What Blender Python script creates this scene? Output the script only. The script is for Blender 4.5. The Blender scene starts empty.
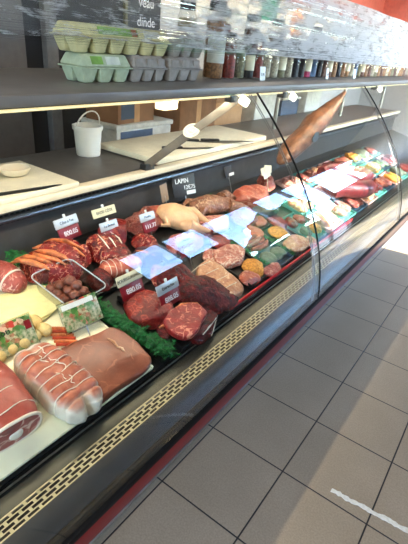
import bpy, bmesh, math, random
from mathutils import Vector, Matrix, noise
random.seed(7)
SC = bpy.context.scene
COL = SC.collection
PI = math.pi
R = math.radians

# ------------------------------------------------------------------ materials
def lin(c):
    return tuple(((v / 255) / 12.92 if v / 255 <= .04045 else ((v / 255 + .055) / 1.055) ** 2.4) for v in c) + (1,)

class NT:
    def __init__(s, name):
        s.m = bpy.data.materials.new(name); s.m.use_nodes = True
        s.t = s.m.node_tree; s.n = s.t.nodes; s.l = s.t.links
        s.b = s.n['Principled BSDF']; s.out = s.n['Material Output']
    def new(s, kind, **kw):
        nd = s.n.new(kind)
        for k, v in kw.items():
            if hasattr(nd, k): setattr(nd, k, v)
            else: nd.inputs[k.replace('_', ' ')].default_value = v
        return nd
    def link(s, a, b): s.l.new(a, b)
    def coord(s, scale=(1, 1, 1), rot=(0, 0, 0)):
        tc = s.new('ShaderNodeTexCoord'); mp = s.new('ShaderNodeMapping')
        mp.inputs['Scale'].default_value = scale; mp.inputs['Rotation'].default_value = rot
        s.link(tc.outputs['Object'], mp.inputs['Vector']); return mp.outputs['Vector']
    def noise(s, vec, scale, detail=4, rough=.55, dist=0.):
        n = s.new('ShaderNodeTexNoise'); n.inputs['Scale'].default_value = scale
        n.inputs['Detail'].default_value = detail; n.inputs['Roughness'].default_value = rough
        n.inputs['Distortion'].default_value = dist
        if vec is not None: s.link(vec, n.inputs['Vector'])
        return n.outputs['Fac']
    def ramp(s, fac, stops):
        r = s.new('ShaderNodeValToRGB'); el = r.color_ramp.elements
        while len(el) < len(stops): el.new(.5)
        for e, (p, c) in zip(el, stops):
            e.position = p; e.color = c if len(c) == 4 else lin(c)
        s.link(fac, r.inputs['Fac']); return r.outputs['Color']
    def bump(s, h, strength=.3, dist=.01):
        b = s.new('ShaderNodeBump'); b.inputs['Strength'].default_value = strength
        b.inputs['Distance'].default_value = dist
        s.link(h, b.inputs['Height']); s.link(b.outputs['Normal'], s.b.inputs['Normal'])

def plain(name, c, rough=.5, metal=0., var=.08, scale=20, bump=0., spec=.5, trans=0., emit=None, estr=0., alpha=1.):
    t = NT(name); v = t.coord()
    n = t.noise(v, scale, 4)
    lo = tuple(max(0, x * (1 - var)) for x in c); hi = tuple(min(255, x * (1 + var)) for x in c)
    t.link(t.ramp(n, [(.3, lo), (.7, hi)]), t.b.inputs['Base Color'])
    t.b.inputs['Roughness'].default_value = rough; t.b.inputs['Metallic'].default_value = metal
    t.b.inputs['Specular IOR Level'].default_value = spec
    if trans: t.b.inputs['Transmission Weight'].default_value = trans
    if bump: t.bump(t.noise(v, scale * 3, 5), bump)
    if emit:
        t.b.inputs['Emission Color'].default_value = lin(emit); t.b.inputs['Emission Strength'].default_value = estr
    if alpha < 1: t.b.inputs['Alpha'].default_value = alpha
    return t.m

def meat(name, dark, red, fat, fatamt=.1, scale=18, stretch=(1, 1, 1), rough=.32, bump=.35):
    """flesh: mottled red with branching fat marbling"""
    t = NT(name); v = t.coord(stretch)
    base = t.ramp(t.noise(v, scale, 6, .6, .6), [(.32, dark), (.62, red)])
    n2 = t.noise(v, scale * .9, 3, .5, 1.2)
    wn = t.new('ShaderNodeTexNoise'); wn.inputs['Scale'].default_value = scale * .5; wn.inputs['Detail'].default_value = 3
    t.link(v, wn.inputs['Vector'])
    mx = t.new('ShaderNodeMixRGB'); mx.inputs['Fac'].default_value = .12; t.link(v, mx.inputs['Color1']); t.link(wn.outputs['Color'], mx.inputs['Color2'])
    vo = t.new('ShaderNodeTexVoronoi', feature='DISTANCE_TO_EDGE'); vo.inputs['Scale'].default_value = scale * 1.3
    t.link(mx.outputs['Color'], vo.inputs['Vector'])
    sub = t.new('ShaderNodeMath', operation='SUBTRACT'); t.link(n2, sub.inputs[0]); sub.inputs[1].default_value = .5
    mul = t.new('ShaderNodeMath', operation='MULTIPLY_ADD'); t.link(sub.outputs[0], mul.inputs[0]); mul.inputs[1].default_value = -.35
    t.link(vo.outputs['Distance'], mul.inputs[2])
    f = t.ramp(mul.outputs[0], [(0, (1, 1, 1, 1)), (max(.002, fatamt), (0, 0, 0, 1))])
    m2 = t.new('ShaderNodeMixRGB'); t.link(f, m2.inputs['Fac']); t.link(base, m2.inputs['Color1']); m2.inputs['Color2'].default_value = lin(fat)
    t.link(m2.outputs['Color'], t.b.inputs['Base Color'])
    t.b.inputs['Roughness'].default_value = rough
    t.b.inputs['Specular IOR Level'].default_value = .55
    t.bump(t.noise(v, scale * 2.2, 6, .6), bump, .012)
    return t.m

def axis_split(name, meatc, meatd, fatc, axis='Z', thr=.03, soft=.012, nz=.02, rough=.35):
    """flesh with a fat side: colour changes over a local height"""
    t = NT(name); v = t.coord()
    tc = t.new('ShaderNodeTexCoord'); sx = t.new('ShaderNodeSeparateXYZ'); t.link(tc.outputs['Object'], sx.inputs[0])
    n = t.noise(v, 28, 4)
    a = t.new('ShaderNodeMath', operation='MULTIPLY_ADD'); t.link(n, a.inputs[0]); a.inputs[1].default_value = nz; t.link(sx.outputs[axis], a.inputs[2])
    mr = t.new('ShaderNodeMapRange'); t.link(a.outputs[0], mr.inputs['Value'])
    mr.inputs['From Min'].default_value = thr - soft; mr.inputs['From Max'].default_value = thr + soft
    red = t.ramp(t.noise(v, 40, 6, .6, .5), [(.3, meatd), (.7, meatc)])
    fat = t.ramp(t.noise(v, 30, 4), [(.3, tuple(x * .88 for x in fatc)), (.7, fatc)])
    m = t.new('ShaderNodeMixRGB'); t.link(mr.outputs[0], m.inputs['Fac']); t.link(fat, m.inputs['Color1']); t.link(red, m.inputs['Color2'])
    t.link(m.outputs['Color'], t.b.inputs['Base Color']); t.b.inputs['Roughness'].default_value = rough
    t.bump(t.noise(v, 70, 5), .3, .006)
    return t.m

def sheet_glass(name, tint=(.93, .96, .95), base=.04, gain=1.):
    """clear sheet: mostly lets light through, mirrors more at grazing angles"""
    t = NT(name); t.n.remove(t.b)
    lw = t.new('ShaderNodeLayerWeight'); lw.inputs['Blend'].default_value = .5
    pw = t.new('ShaderNodeMath', operation='POWER'); t.link(lw.outputs['Facing'], pw.inputs[0]); pw.inputs[1].default_value = 4.2
    ma = t.new('ShaderNodeMath', operation='MULTIPLY_ADD', use_clamp=True); t.link(pw.outputs[0], ma.inputs[0]); ma.inputs[1].default_value = gain; ma.inputs[2].default_value = base
    tr = t.new('ShaderNodeBsdfTransparent'); tr.inputs['Color'].default_value = tint + (1,)
    gl = t.new('ShaderNodeBsdfGlossy'); gl.inputs['Roughness'].default_value = .0
    mx = t.new('ShaderNodeMixShader'); t.link(ma.outputs[0], mx.inputs[0]); t.link(tr.outputs[0], mx.inputs[1]); t.link(gl.outputs[0], mx.inputs[2])
    t.link(mx.outputs[0], t.out.inputs['Surface'])
    return t.m

def film_mat():
    t = NT('stretch_film')
    v = t.coord((1, .55, 26)); v2 = t.coord((1, 1.2, 4.))
    a = t.noise(v, 7, 8, .8, .08); b = t.noise(v2, 7, 6, .7, .5)
    mu = t.new('ShaderNodeMath', operation='MULTIPLY'); t.link(a, mu.inputs[0]); t.link(b, mu.inputs[1])
    mr = t.new('ShaderNodeMapRange'); t.link(mu.outputs[0], mr.inputs['Value'])
    mr.inputs['From Min'].default_value = .21; mr.inputs['From Max'].default_value = .33
    mr.inputs['To Min'].default_value = .10; mr.inputs['To Max'].default_value = .97
    # film turns denser towards the far half
    tc = t.new('ShaderNodeTexCoord'); sy = t.new('ShaderNodeSeparateXYZ'); t.link(tc.outputs['Object'], sy.inputs[0])
    den = t.new('ShaderNodeMapRange'); t.link(sy.outputs['Y'], den.inputs['Value']); den.inputs['From Min'].default_value = .15; den.inputs['From Max'].default_value = 1.6
    den.inputs['To Min'].default_value = -.045; den.inputs['To Max'].default_value = .085
    ad0 = t.new('ShaderNodeMath', operation='ADD'); t.link(mu.outputs[0], ad0.inputs[0]); t.link(den.outputs[0], ad0.inputs[1]); t.link(ad0.outputs[0], mr.inputs['Value'])
    tr = t.new('ShaderNodeBsdfTransparent')
    t.b.inputs['Base Color'].default_value = (.93, .94, .96, 1); t.b.inputs['Roughness'].default_value = .35
    t.b.inputs['Specular IOR Level'].default_value = 1.
    tl = t.new('ShaderNodeBsdfTranslucent'); tl.inputs['Color'].default_value = (.8, .8, .82, 1)
    ad = t.new('ShaderNodeMixShader'); ad.inputs[0].default_value = .35; t.link(t.b.outputs[0], ad.inputs[1]); t.link(tl.outputs[0], ad.inputs[2])
    mx = t.new('ShaderNodeMixShader'); t.link(mr.outputs[0], mx.inputs[0]); t.link(tr.outputs[0], mx.inputs[1]); t.link(ad.outputs[0], mx.inputs[2])
    t.link(mx.outputs[0], t.out.inputs['Surface'])
    t.bump(a, .8, .03)
    return t.m

def tile_mat():
    t = NT('floor_tiles'); T = .333
    tc = t.new('ShaderNodeTexCoord'); sp = t.new('ShaderNodeSeparateXYZ'); t.link(tc.outputs['Object'], sp.inputs[0])
    outs = []
    for ax in ('X', 'Y'):
        d = t.new('ShaderNodeMath', operation='DIVIDE'); t.link(sp.outputs[ax], d.inputs[0]); d.inputs[1].default_value = T
        f = t.new('ShaderNodeMath', operation='FRACT'); t.link(d.outputs[0], f.inputs[0])
        s = t.new('ShaderNodeMath', operation='SUBTRACT'); t.link(f.outputs[0], s.inputs[0]); s.inputs[1].default_value = .5
        ab = t.new('ShaderNodeMath', operation='ABSOLUTE'); t.link(s.outputs[0], ab.inputs[0]); outs.append(ab.outputs[0])
    mx = t.new('ShaderNodeMath', operation='MAXIMUM'); t.link(outs[0], mx.inputs[0]); t.link(outs[1], mx.inputs[1])
    g = t.new('ShaderNodeMapRange'); t.link(mx.outputs[0], g.inputs['Value'])
    g.inputs['From Min'].default_value = .4905; g.inputs['From Max'].default_value = .4925
    v = t.coord()
    base = t.ramp(t.noise(v, 3, 6, .6), [(.3, (156, 140, 118)), (.7, (168, 151, 128))])
    sp2 = t.ramp(t.noise(v, 160, 3), [(.35, (0, 0, 0, 1)), (.65, (1, 1, 1, 1))])
    m0 = t.new('ShaderNodeMixRGB', blend_type='OVERLAY'); m0.inputs['Fac'].default_value = .12; t.link(base, m0.inputs['Color1']); t.link(sp2, m0.inputs['Color2'])
    m = t.new('ShaderNodeMixRGB'); t.link(g.outputs[0], m.inputs['Fac']); t.link(m0.outputs['Color'], m.inputs['Color1']); m.inputs['Color2'].default_value = lin((38, 36, 36))
    t.link(m.outputs['Color'], t.b.inputs['Base Color'])
    rr = t.ramp(t.noise(v, 6, 5), [(.3, (.30, .30, .30, 1)), (.7, (.42, .42, .42, 1))]); t.link(rr, t.b.inputs['Roughness'])
    iv = t.new('ShaderNodeMath', operation='SUBTRACT'); iv.inputs[0].default_value = 1; t.link(g.outputs[0], iv.inputs[1])
    t.bump(iv.outputs[0], .5, .003)
    return t.m

def picture_mat():
    """printed salad photo on a card: leaves, pink and cream bits"""
    t = NT('salad_print'); v = t.coord()
    vo = t.new('ShaderNodeTexVoronoi'); vo.inputs['Scale'].default_value = 95; t.link(v, vo.inputs['Vector'])
    se = t.new('ShaderNodeSeparateColor'); t.link(vo.outputs['Color'], se.inputs[0])
    a = t.ramp(se.outputs[0], [(0, (50, 98, 40)), (.35, (96, 140, 66)), (.5, (200, 190, 150)), (.62, (215, 140, 120)), (.72, (60, 110, 45)), (.93, (190, 60, 50))])
    b = t.noise(v, 22, 3)
    r = t.ramp(b, [(.42, (0, 0, 0, 1)), (.56, (1, 1, 1, 1))])
    c = t.ramp(t.noise(v, 120, 4), [(.3, (60, 105, 50)), (.7, (215, 205, 170))])
    m = t.new('ShaderNodeMixRGB'); t.link(r, m.inputs['Fac']); t.link(a, m.inputs['Color1']); t.link(c, m.inputs['Color2'])
    t.link(m.outputs['Color'], t.b.inputs['Base Color']); t.b.inputs['Roughness'].default_value = .3
    return t.m

M = {}
M['tile'] = tile_mat(); M['film'] = film_mat(); M['print'] = picture_mat()
M['glass'] = sheet_glass('curved_clear_glass', base=.028, gain=.8); M['pane'] = sheet_glass('window_pane', (.96, .98, .99), .04, .6)
M['plastic_clear'] = sheet_glass('clear_plastic', (.86, .88, .88), .10, .5)
M['jar_glass'] = sheet_glass('jar_glass', (.93, .94, .93), .06, .5)
P = lambda k, c, r=.5, **kw: M.__setitem__(k, plain(k, c, r, **kw))
P('wall_dark', (34, 33, 34), .7, var=.05); P('wall_pale', (196, 190, 182), .8, var=.04); P('wall_white', (170, 166, 160), .8, var=.04)
P('wall_umber', (72, 66, 62), .8, var=.04); P('salmon', (214, 118, 104), .7, var=.04); P('ceiling', (96, 94, 92), .9, var=.02)
P('door_grey', (104, 98, 94), .5, var=.05); P('black_gap', (14, 14, 16), .5); P('column_grey', (112, 108, 104), .6)
P('shelf_grey', (116, 109, 102), .42, var=.06, scale=9, bump=.03)
P('steel', (178, 178, 174), .32, metal=1., var=.05, scale=60); P('satin', (76, 76, 68), .42, metal=.7, var=.05); P('steel_dark', (92, 94, 98), .36, metal=.85, var=.06)
P('panel_grey', (58, 60, 63), .38, metal=.35, var=.05); P('cream_metal', (178, 170, 142), .42, metal=.7, var=.03)
P('rubber', (10, 10, 11), .6, spec=.2); P('red_bumper', (112, 12, 22), .28, var=.06); P('alu', (150, 150, 152), .35, metal=.8)
P('worktop_grey', (92, 88, 86), .42, var=.07); P('ledge_cream', (226, 212, 186), .5, var=.03)
P('black_tray', (16, 17, 19), .28, var=.15); P('cutting_board', (236, 226, 200), .5, var=.04, scale=14, bump=.04)
P('white_tray', (250, 240, 208), .38, var=.05, scale=12); P('white_plastic', (226, 224, 218), .4, var=.02)
P('vent_dark', (66, 65, 64), .5, metal=.2); P('arm_grey', (116, 108, 98), .45); P('paper_pink', (178, 140, 132), .5, var=.3, scale=16); P('hole', (4, 4, 5), .9)
P('parsley', (12, 96, 42), .5, var=.35, scale=60); P('parsley_light', (40, 140, 66), .5, var=.3, scale=60)
P('egg_green', (176, 184, 152), .85, var=.06, scale=40, bump=.25); P('egg_yellow', (206, 196, 146), .85, var=.05, scale=40, bump=.25)
P('egg_grey', (152, 142, 134), .9, var=.06, scale=40, bump=.25); P('label_green', (118, 156, 62), .5, var=.15); P('label_pale', (206, 206, 190), .5, var=.1)
P('label_red', (200, 60, 44), .5); P('ink', (30, 28, 30), .5); P('ink_white', (236, 232, 228), .5); P('card_white', (228, 226, 220), .4, var=.03)
P('card_silver', (196, 200, 206), .3, metal=.25, var=.04); P('card_cream', (222, 212, 178), .45, var=.04); P('card_red', (122, 14, 24), .38, var=.12)
P('card_brown', (142, 118, 96), .6, var=.05); P('slate', (36, 37, 40), .55); P('bone', (226, 214, 200), .4, var=.05)
P('cardboard', (140, 98, 66), .8, var=.08, scale=14); P('cardboard_pale', (196, 150, 108), .8, var=.06); P('blue_grey', (58, 74, 98), .6); P('crate', (208, 204, 194), .6)
P('cheese', (236, 224, 160), .5, var=.04, scale=40, bump=.05); P('dough', (214, 186, 124), .55, var=.12, scale=50, bump=.15)
P('terrine', (150, 62, 52), .4); P('fat_white', (232, 214, 196), .42, var=.06); P('fat_orange', (188, 108, 64), .4, var=.32, scale=50, bump=.4)
P('string', (236, 226, 208), .7); P('dark_ball', (108, 58, 44), .42, var=.35, scale=70, bump=.3)
P('sausage_red', (176, 66, 42), .35, var=.2, scale=60); P('purple_wrap', (62, 22, 34), .3, var=.2); P('tray_foam', (176, 180, 184), .5)
P('red_trim', (214, 30, 38), .3); P('orange_crumb', (214, 134, 50), .7, var=.3, scale=120, bump=.5); P('sage', (92, 98, 82), .6, var=.2)
P('navy_label', (36, 62, 82), .4); P('teal', (80, 150, 140), .5); P('rail_metal', (70, 72, 74), .4, metal=.7)
P('glint_glow', (255, 250, 238), .4, emit=(255, 248, 230), estr=4.5); P('lamp_warm', (255, 226, 190), .4, emit=(255, 216, 170), estr=1.6)
P('strip_glow', (255, 236, 190), .4, emit=(255, 228, 172), estr=1.1)
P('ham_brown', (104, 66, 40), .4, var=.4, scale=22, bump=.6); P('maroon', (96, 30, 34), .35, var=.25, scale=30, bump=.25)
P('tape_white', (238, 234, 220), .7, var=.05, scale=80, bump=.4)
P('knife_steel', (90, 88, 86), .3, metal=.9); P('black_handle', (24, 24, 26), .4)
P('pale_skin', (214, 170, 130), .4, var=.12, scale=22, bump=.25)
P('pallet', (196, 190, 180), .8); P('facade', (235, 232, 225), .8); P('asphalt', (150, 146, 140), .9)
P('poster', (214, 208, 200), .6); P('poster_green', (38, 128, 104), .6); P('poster_orange', (232, 150, 78), .6)
P('kraft', (190, 160, 124), .7, var=.1); M['rim_plastic'] = sheet_glass('rim_plastic', (.70, .72, .72), .30, .5); P('jar_lid', (30, 28, 28), .35)
M['beef'] = meat('beef_flesh', (52, 4, 7), (134, 18, 18), (206, 130, 102), .035, 30, bump=.8, rough=.26)
M['beef_dark'] = meat('dark_beef_flesh', (34, 4, 7), (104, 13, 16), (140, 46, 42), .03, 40, (1, 1.8, 1), bump=1., rough=.26)
M['beef_marbled'] = meat('marbled_beef', (84, 6, 9), (142, 18, 20), (216, 134, 108), .05, 30, (1.6, 1, 1), bump=.7, rough=.26)
M['beef_bright'] = meat('bright_beef', (78, 10, 10), (132, 24, 20), (176, 72, 54), .02, 26, bump=.6, rough=.28)
M['mince'] = meat('coarse_mince', (96, 30, 28), (150, 62, 54), (200, 150, 132), .08, 70, bump=1.)
M['pork'] = meat('pork_flesh', (160, 98, 70), (204, 146, 104), (230, 198, 164), .05, 26, bump=.5)
M['pink'] = meat('pink_flesh', (150, 62, 50), (196, 104, 80), (222, 166, 140), .03, 20, bump=.6)
M['rabbit'] = meat('rabbit_flesh', (96, 56, 40), (158, 102, 74), (196, 158, 128), .04, 30, bump=.7)
M['ham'] = meat('ham_face', (112, 56, 40), (148, 84, 62), (162, 98, 74), .005, 9, bump=.2)
M['steak_face'] = meat('steak_face', (116, 16, 20), (156, 34, 36), (228, 140, 118), .035, 20, (1.4, 1, 1), bump=.5)
M['rose'] = meat('rose_flesh', (128, 42, 38), (172, 76, 66), (214, 164, 146), .04, 34, bump=.6)
M['roast_skin'] = axis_split('tied_roast_flesh', (196, 116, 90), (160, 80, 58), (226, 210, 192), 'Z', .086, .008, .026)
M['lamb_skin'] = axis_split('lamb_flesh', (178, 84, 70), (140, 54, 46), (218, 176, 156), 'Z', .02, .02, .03)
M['lamb_face'] = meat('lamb_cut', (118, 26, 34), (164, 54, 56), (222, 176, 166), .045, 20)
M['strata'] = meat('mixed_cuts', (140, 56, 46), (198, 124, 104), (232, 206, 186), .08, 26, bump=.6)

# ------------------------------------------------------------------ geometry helpers
def link(name, bm, mat, parent=None, smooth=True):
    me = bpy.data.meshes.new(name); bm.normal_update(); bm.to_mesh(me); bm.free()
    for m in (mat if isinstance(mat, (list, tuple)) else [mat]): me.materials.append(m)
    if smooth:
        for p in me.polygons: p.use_smooth = True
        try: me.set_sharp_from_angle(angle=R(38))
        except Exception: pass
    o = bpy.data.objects.new(name, me); COL.objects.link(o)
    if parent: o.parent = parent
    return o
def tag(o, label, cat, group=None):
    o['label'] = label; o['category'] = cat
    if group: o['group'] = group
    return o
def struct(o): o['kind'] = 'structure'; return o
def empty(name, loc, label, cat, group=None, rot=(0, 0, 0)):
    o = bpy.data.objects.new(name, None); COL.objects.link(o); o.location = loc; o.rotation_euler = rot
    o.empty_display_size = .05
    return tag(o, label, cat, group)
TH = math.atan(.25)
def deck_z(x): return .5 - .25 * x
def deck(o, x, y, rz=0, h=0):
    """rest an object on the sloping display deck"""
    m = Matrix.Rotation(TH, 4, 'Y') @ Matrix.Rotation(rz, 4, 'Z')
    n = Vector((.25, 0, 1)).normalized() * h
    o.rotation_euler = m.to_euler(); o.location = Vector((x, y, deck_z(x))) + n
    return o
def box(bm, c, s, bev=0., rot=None, seg=2):
    r = bmesh.ops.create_cube(bm, size=1.); vs = r['verts']
    for v in vs: v.co = Vector((v.co.x * s[0], v.co.y * s[1], v.co.z * s[2]))
    if bev:
        es = list({e for v in vs for e in v.link_edges})
        rb = bmesh.ops.bevel(bm, geom=es, offset=min(bev, min(s) * .45), segments=seg, profile=.5, affect='EDGES')
        vs = list({v for f in rb['faces'] for v in f.verts} | {v for v in vs if v.is_valid})
    mt = Matrix.Translation(c) @ (rot.to_4x4() if rot else Matrix.Identity(4))
    for v in vs: v.co = mt @ v.co
    return vs
def bx(name, c, s, mat, parent=None, bev=.002, rot=None):
    bm = bmesh.new(); box(bm, c, s, bev, rot); return link(name, bm, mat, parent)
def tube(bm, pts, r, seg=8, closed=False, caps=True):
    pts = [Vector(p) for p in pts]; n = len(pts); rings = []
    up = None
    for i, p in enumerate(pts):
        a = pts[(i - 1) % n] if closed or i > 0 else p; b = pts[(i + 1) % n] if closed or i < n - 1 else p
        d = (b - a).normalized()
        if up is None: up = d.orthogonal().normalized()
        up = (up - d * up.dot(d)).normalized(); s = d.cross(up)
        rr = r[i] if isinstance(r, (list, tuple)) else r
        rings.append([bm.verts.new(p + (up * math.cos(t) + s * math.sin(t)) * rr) for t in [2 * PI * k / seg for k in range(seg)]])
    for i in range(n if closed else n - 1):
        A, B = rings[i], rings[(i + 1) % n]
        for k in range(seg): bm.faces.new((A[k], A[(k + 1) % seg], B[(k + 1) % seg], B[k]))
    if caps and not closed:
        bm.faces.new(rings[0][::-1]); bm.faces.new(rings[-1])
def lathe(bm, prof, seg=20, c=(0, 0, 0), closed_top=True, closed_bot=True):
    rings = []
    for r, z in prof:
        rings.append([bm.verts.new((c[0] + r * math.cos(2 * PI * k / seg), c[1] + r * math.sin(2 * PI * k / seg), c[2] + z)) for k in range(seg)])
    for A, B in zip(rings, rings[1:]):
        for k in range(seg): bm.faces.new((A[k], A[(k + 1) % seg], B[(k + 1) % seg], B[k]))
    if closed_bot: bm.faces.new(rings[0][::-1])
    if closed_top: bm.faces.new(rings[-1])
def spow(v, e): return math.copysign(abs(v) ** e, v)
def lump_bm(L, W, H, seed=0, amp=.006, ns=14, e=.8, fn=None, seg=56, ring=34, clamp=True, cuts=0, crease=0.):
    """irregular solid of flesh, flat where it lies: L along x, W along y, H high"""
    bm = bmesh.new(); off = Vector((seed * 3.1, seed * 1.7, seed * .9))
    vs = []; planes = []; rr = random.Random(seed * 7 + 1)
    for k in range(cuts):                                  # flat knife-cut faces
        a = rr.uniform(0, 2 * PI); cn = Vector((math.cos(a), math.sin(a), rr.uniform(-.1, .9))).normalized()
        ext = math.sqrt((cn.x * L / 2) ** 2 + (cn.y * W / 2) ** 2 + (cn.z * H / 2) ** 2)
        planes.append((cn, ext * rr.uniform(.68, .88)))
    for i in range(1, ring):
        ph = -PI / 2 + PI * i / ring
        vs.append([])
        for k in range(seg):
            t = 2 * PI * k / seg
            p = Vector((spow(math.cos(ph), e) * spow(math.cos(t), e) * L / 2, spow(math.cos(ph), e) * spow(math.sin(t), e) * W / 2, spow(math.sin(ph), e) * H * .5))
            n = p.normalized()
            d = noise.fractal(p * ns + off, 1., 2., 5) * amp * 1.35 + noise.noise(p * ns * .4 + off) * amp * 1.4 + noise.noise(p * ns * 4.5 + off) * amp * .28
            p = p + n * d
            if crease:
                w = Vector((p.x * 9, p.y * 26, p.z * 26)) + off
                p = p - n * crease * (1 - min(1, abs(noise.noise(w)) * 5)) ** 2
            for cn, ch in planes:
                dd = p.dot(cn) - ch
                if dd > 0: p = p - cn * dd * .92
            p.z += H * .5
            if fn: p = fn(p)
            if clamp: p.z = max(p.z - H * .06, 0)
            vs[-1].append(bm.verts.new(p))
    for A, B in zip(vs, vs[1:]):
        for k in range(seg): bm.faces.new((A[k], A[(k + 1) % seg], B[(k + 1) % seg], B[k]))
    bm.faces.new(vs[0][::-1]); bm.faces.new(vs[-1])
    return bm
def slab_bm(outline, t, seed=0, amp=.002, r=.3, sub=4, dome=0.):
    """rounded slice from a 2-D outline (closed Catmull-Rom), thickness t"""
    n = len(outline); pts = []
    for i in range(n):
        p0, p1, p2, p3 = [Vector(outline[(i + k - 1) % n] + (0,)) for k in range(4)]
        for s in range(sub):
            u = s / sub
            pts.append(.5 * ((2 * p1) + (p2 - p0) * u + (2 * p0 - 5 * p1 + 4 * p2 - p3) * u * u + (3 * p1 - p0 - 3 * p2 + p3) * u ** 3))
    c = sum(pts, Vector()) / len(pts); off = Vector((seed * 2.3, seed, 0))
    bm = bmesh.new(); rings = []
    prof = [(.0, 0.96), (.12 * t, .985), (.5 * t, 1.), (.85 * t, .985), (.97 * t, .95), (t, .88), (t + dome * .5, .6), (t + dome, .3)]
    for z, s in prof:
        ring = []
        for p in pts:
            q = c + (p - c) * s
            z2 = z + (noise.noise(Vector((q.x * 25, q.y * 25, z * 30)) + off) * amp if z > 0 else 0)
            nn = noise.noise(Vector((q.x * 30, q.y * 30, z * 60)) + off) * amp
            ring.append(bm.verts.new((q.x + nn, q.y + nn, max(0, z2))))
        rings.append(ring)
    m = len(pts)
    for A, B in zip(rings, rings[1:]):
        for k in range(m): bm.faces.new((A[k], A[(k + 1) % m], B[(k + 1) % m], B[k]))
    bm.faces.new(rings[0][::-1]); bm.faces.new(rings[-1])
    return bm
def text(name, s, size, loc, mat, parent, rot=(PI / 2, 0, PI / 2), ext=.0004, align='CENTER'):
    cu = bpy.data.curves.new(name, 'FONT'); cu.body = s; cu.size = size; cu.align_x = align; cu.align_y = 'CENTER'; cu.extrude = ext
    tmp = bpy.data.objects.new(name + '_curve', cu); COL.objects.link(tmp)
    me = bpy.data.meshes.new_from_object(tmp.evaluated_get(bpy.context.evaluated_depsgraph_get()))
    bpy.data.objects.remove(tmp); bpy.data.curves.remove(cu); me.materials.clear(); me.materials.append(mat)
    o = bpy.data.objects.new(name, me); COL.objects.link(o); o.parent = parent; o.location = loc; o.rotation_euler = rot
    return o

# ------------------------------------------------------------------ the room
Y0, Y1 = -3.2, 9.
bm = bmesh.new(); box(bm, (-.4, (Y0 + Y1) / 2 - .004, -.05), (5.4, Y1 - Y0 + .4, .1)); struct(link('floor', bm, M['tile']))
struct(bx('ceiling', (-.3, (Y0 + Y1) / 2, 2.95), (5.2, Y1 - Y0 + .4, .1), M['ceiling'], bev=0))
struct(bx('wall_back', (-2.5, (Y0 + 2.62) / 2, 1.45), (.2, 2.62 - Y0, 2.9), M['wall_dark'], bev=0))
struct(bx('wall_back_pale', (-2.5, (2.62 + Y1) / 2, 1.45), (.2, Y1 - 2.62, 2.9), M['wall_pale'], bev=0))
wn = bmesh.new()
box(wn, (-1.45, Y0 - .1, 1.45), (2.3, .2, 2.9)); box(wn, (1.95, Y0 - .1, 1.45), (.1, .2, 2.9)); box(wn, (.8, Y0 - .1, 2.7), (2.2, .2, .4)); box(wn, (.8, Y0 - .1, .15), (2.2, .2, .3))
struct(link('wall_near', wn, M['wall_white'], smooth=False))
w3 = bmesh.new()  # unseen window added behind the camera to brighten the floor
for z in (.33, 2.47): box(w3, (.8, Y0 - .1, z), (2.2, .06, .06), .004)
for x in (-.27, .8, 1.87): box(w3, (x, Y0 - .1, 1.4), (.06, .06, 2.08), .004)
w3 = struct(link('added_window', w3, M['alu'])); p3 = bmesh.new(); box(p3, (.8, Y0 - .1, 1.4), (2.08, .008, 2.08)); link('window_glass', p3, M['pane'], w3, False)
struct(bx('wall_far', (-.3, Y1 + .1, 1.45), (4.6, .2, 2.9), M['wall_pale'], bev=0))
struct(bx('trim_1', (-1.75, Y1 - .06, 2.42), (1.3, .1, .86), M['salmon'], bev=.01))
struct(bx('trim_3', (-2.36, 7.0, 2.42), (.08, 3.8, .86), M['salmon'], bev=.01))
XR = 2.0
wr = bmesh.new()
box(wr, (XR + .1, (Y0 + 1.75) / 2, 1.45), (.2, 1.75 - Y0, 2.9))
box(wr, (XR + .1, (1.75 + Y1) / 2, 2.65), (.2, Y1 - 1.75, .5))
box(wr, (XR + .1, (1.75 + 3.1) / 2, .83), (.2, 3.1 - 1.75, 1.66)); box(wr, (XR + .1, (3.1 + 4.3) / 2, .30), (.2, 1.2, .60))
box(wr, (XR + .1, (6.1 + Y1) / 2, .7), (.2, Y1 - 6.1, 1.4))
struct(link('wall_right', wr, M['wall_umber'], smooth=False))
def window(name, y0, y1, z0, z1, mull):
    w = bmesh.new(); t = .05
    for z in (z0 + t / 2, z1 - t / 2): box(w, (XR + .1, (y0 + y1) / 2, z), (.06, y1 - y0, t), .004)
    for y in [y0 + t / 2, y1 - t / 2] + mull: box(w, (XR + .1, y, (z0 + z1) / 2), (.06, t, z1 - z0 - t), .004)
    f = struct(link(name, w, M['alu'])); p = bmesh.new(); box(p, (XR + .1, (y0 + y1) / 2, (z0 + z1) / 2), (.008, y1 - y0 - .06, z1 - z0 - .06))
    link('window_glass', p, M['pane'], f, False); return f
window('window_1', 1.76, 3.09, 1.66, 2.4, [2.42])
window('window_4', 3.11, 4.28, .60, 2.4, [])
window('door_1', 4.32, 6.08, .02, 2.4, [5.2])
window('window_2', 6.12, Y1, 1.4, 2.4, [7.5])
# back-room things on the dark wall
struct(bx('door_2', (-2.36, .22, 1.15), (.07, 1.9, 2.3), M['door_grey'], bev=.01))
struct(bx('trim_2', (-2.37, 1.40, 1.45), (.06, .10, 2.86), M['column_grey'], bev=.005))
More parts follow.
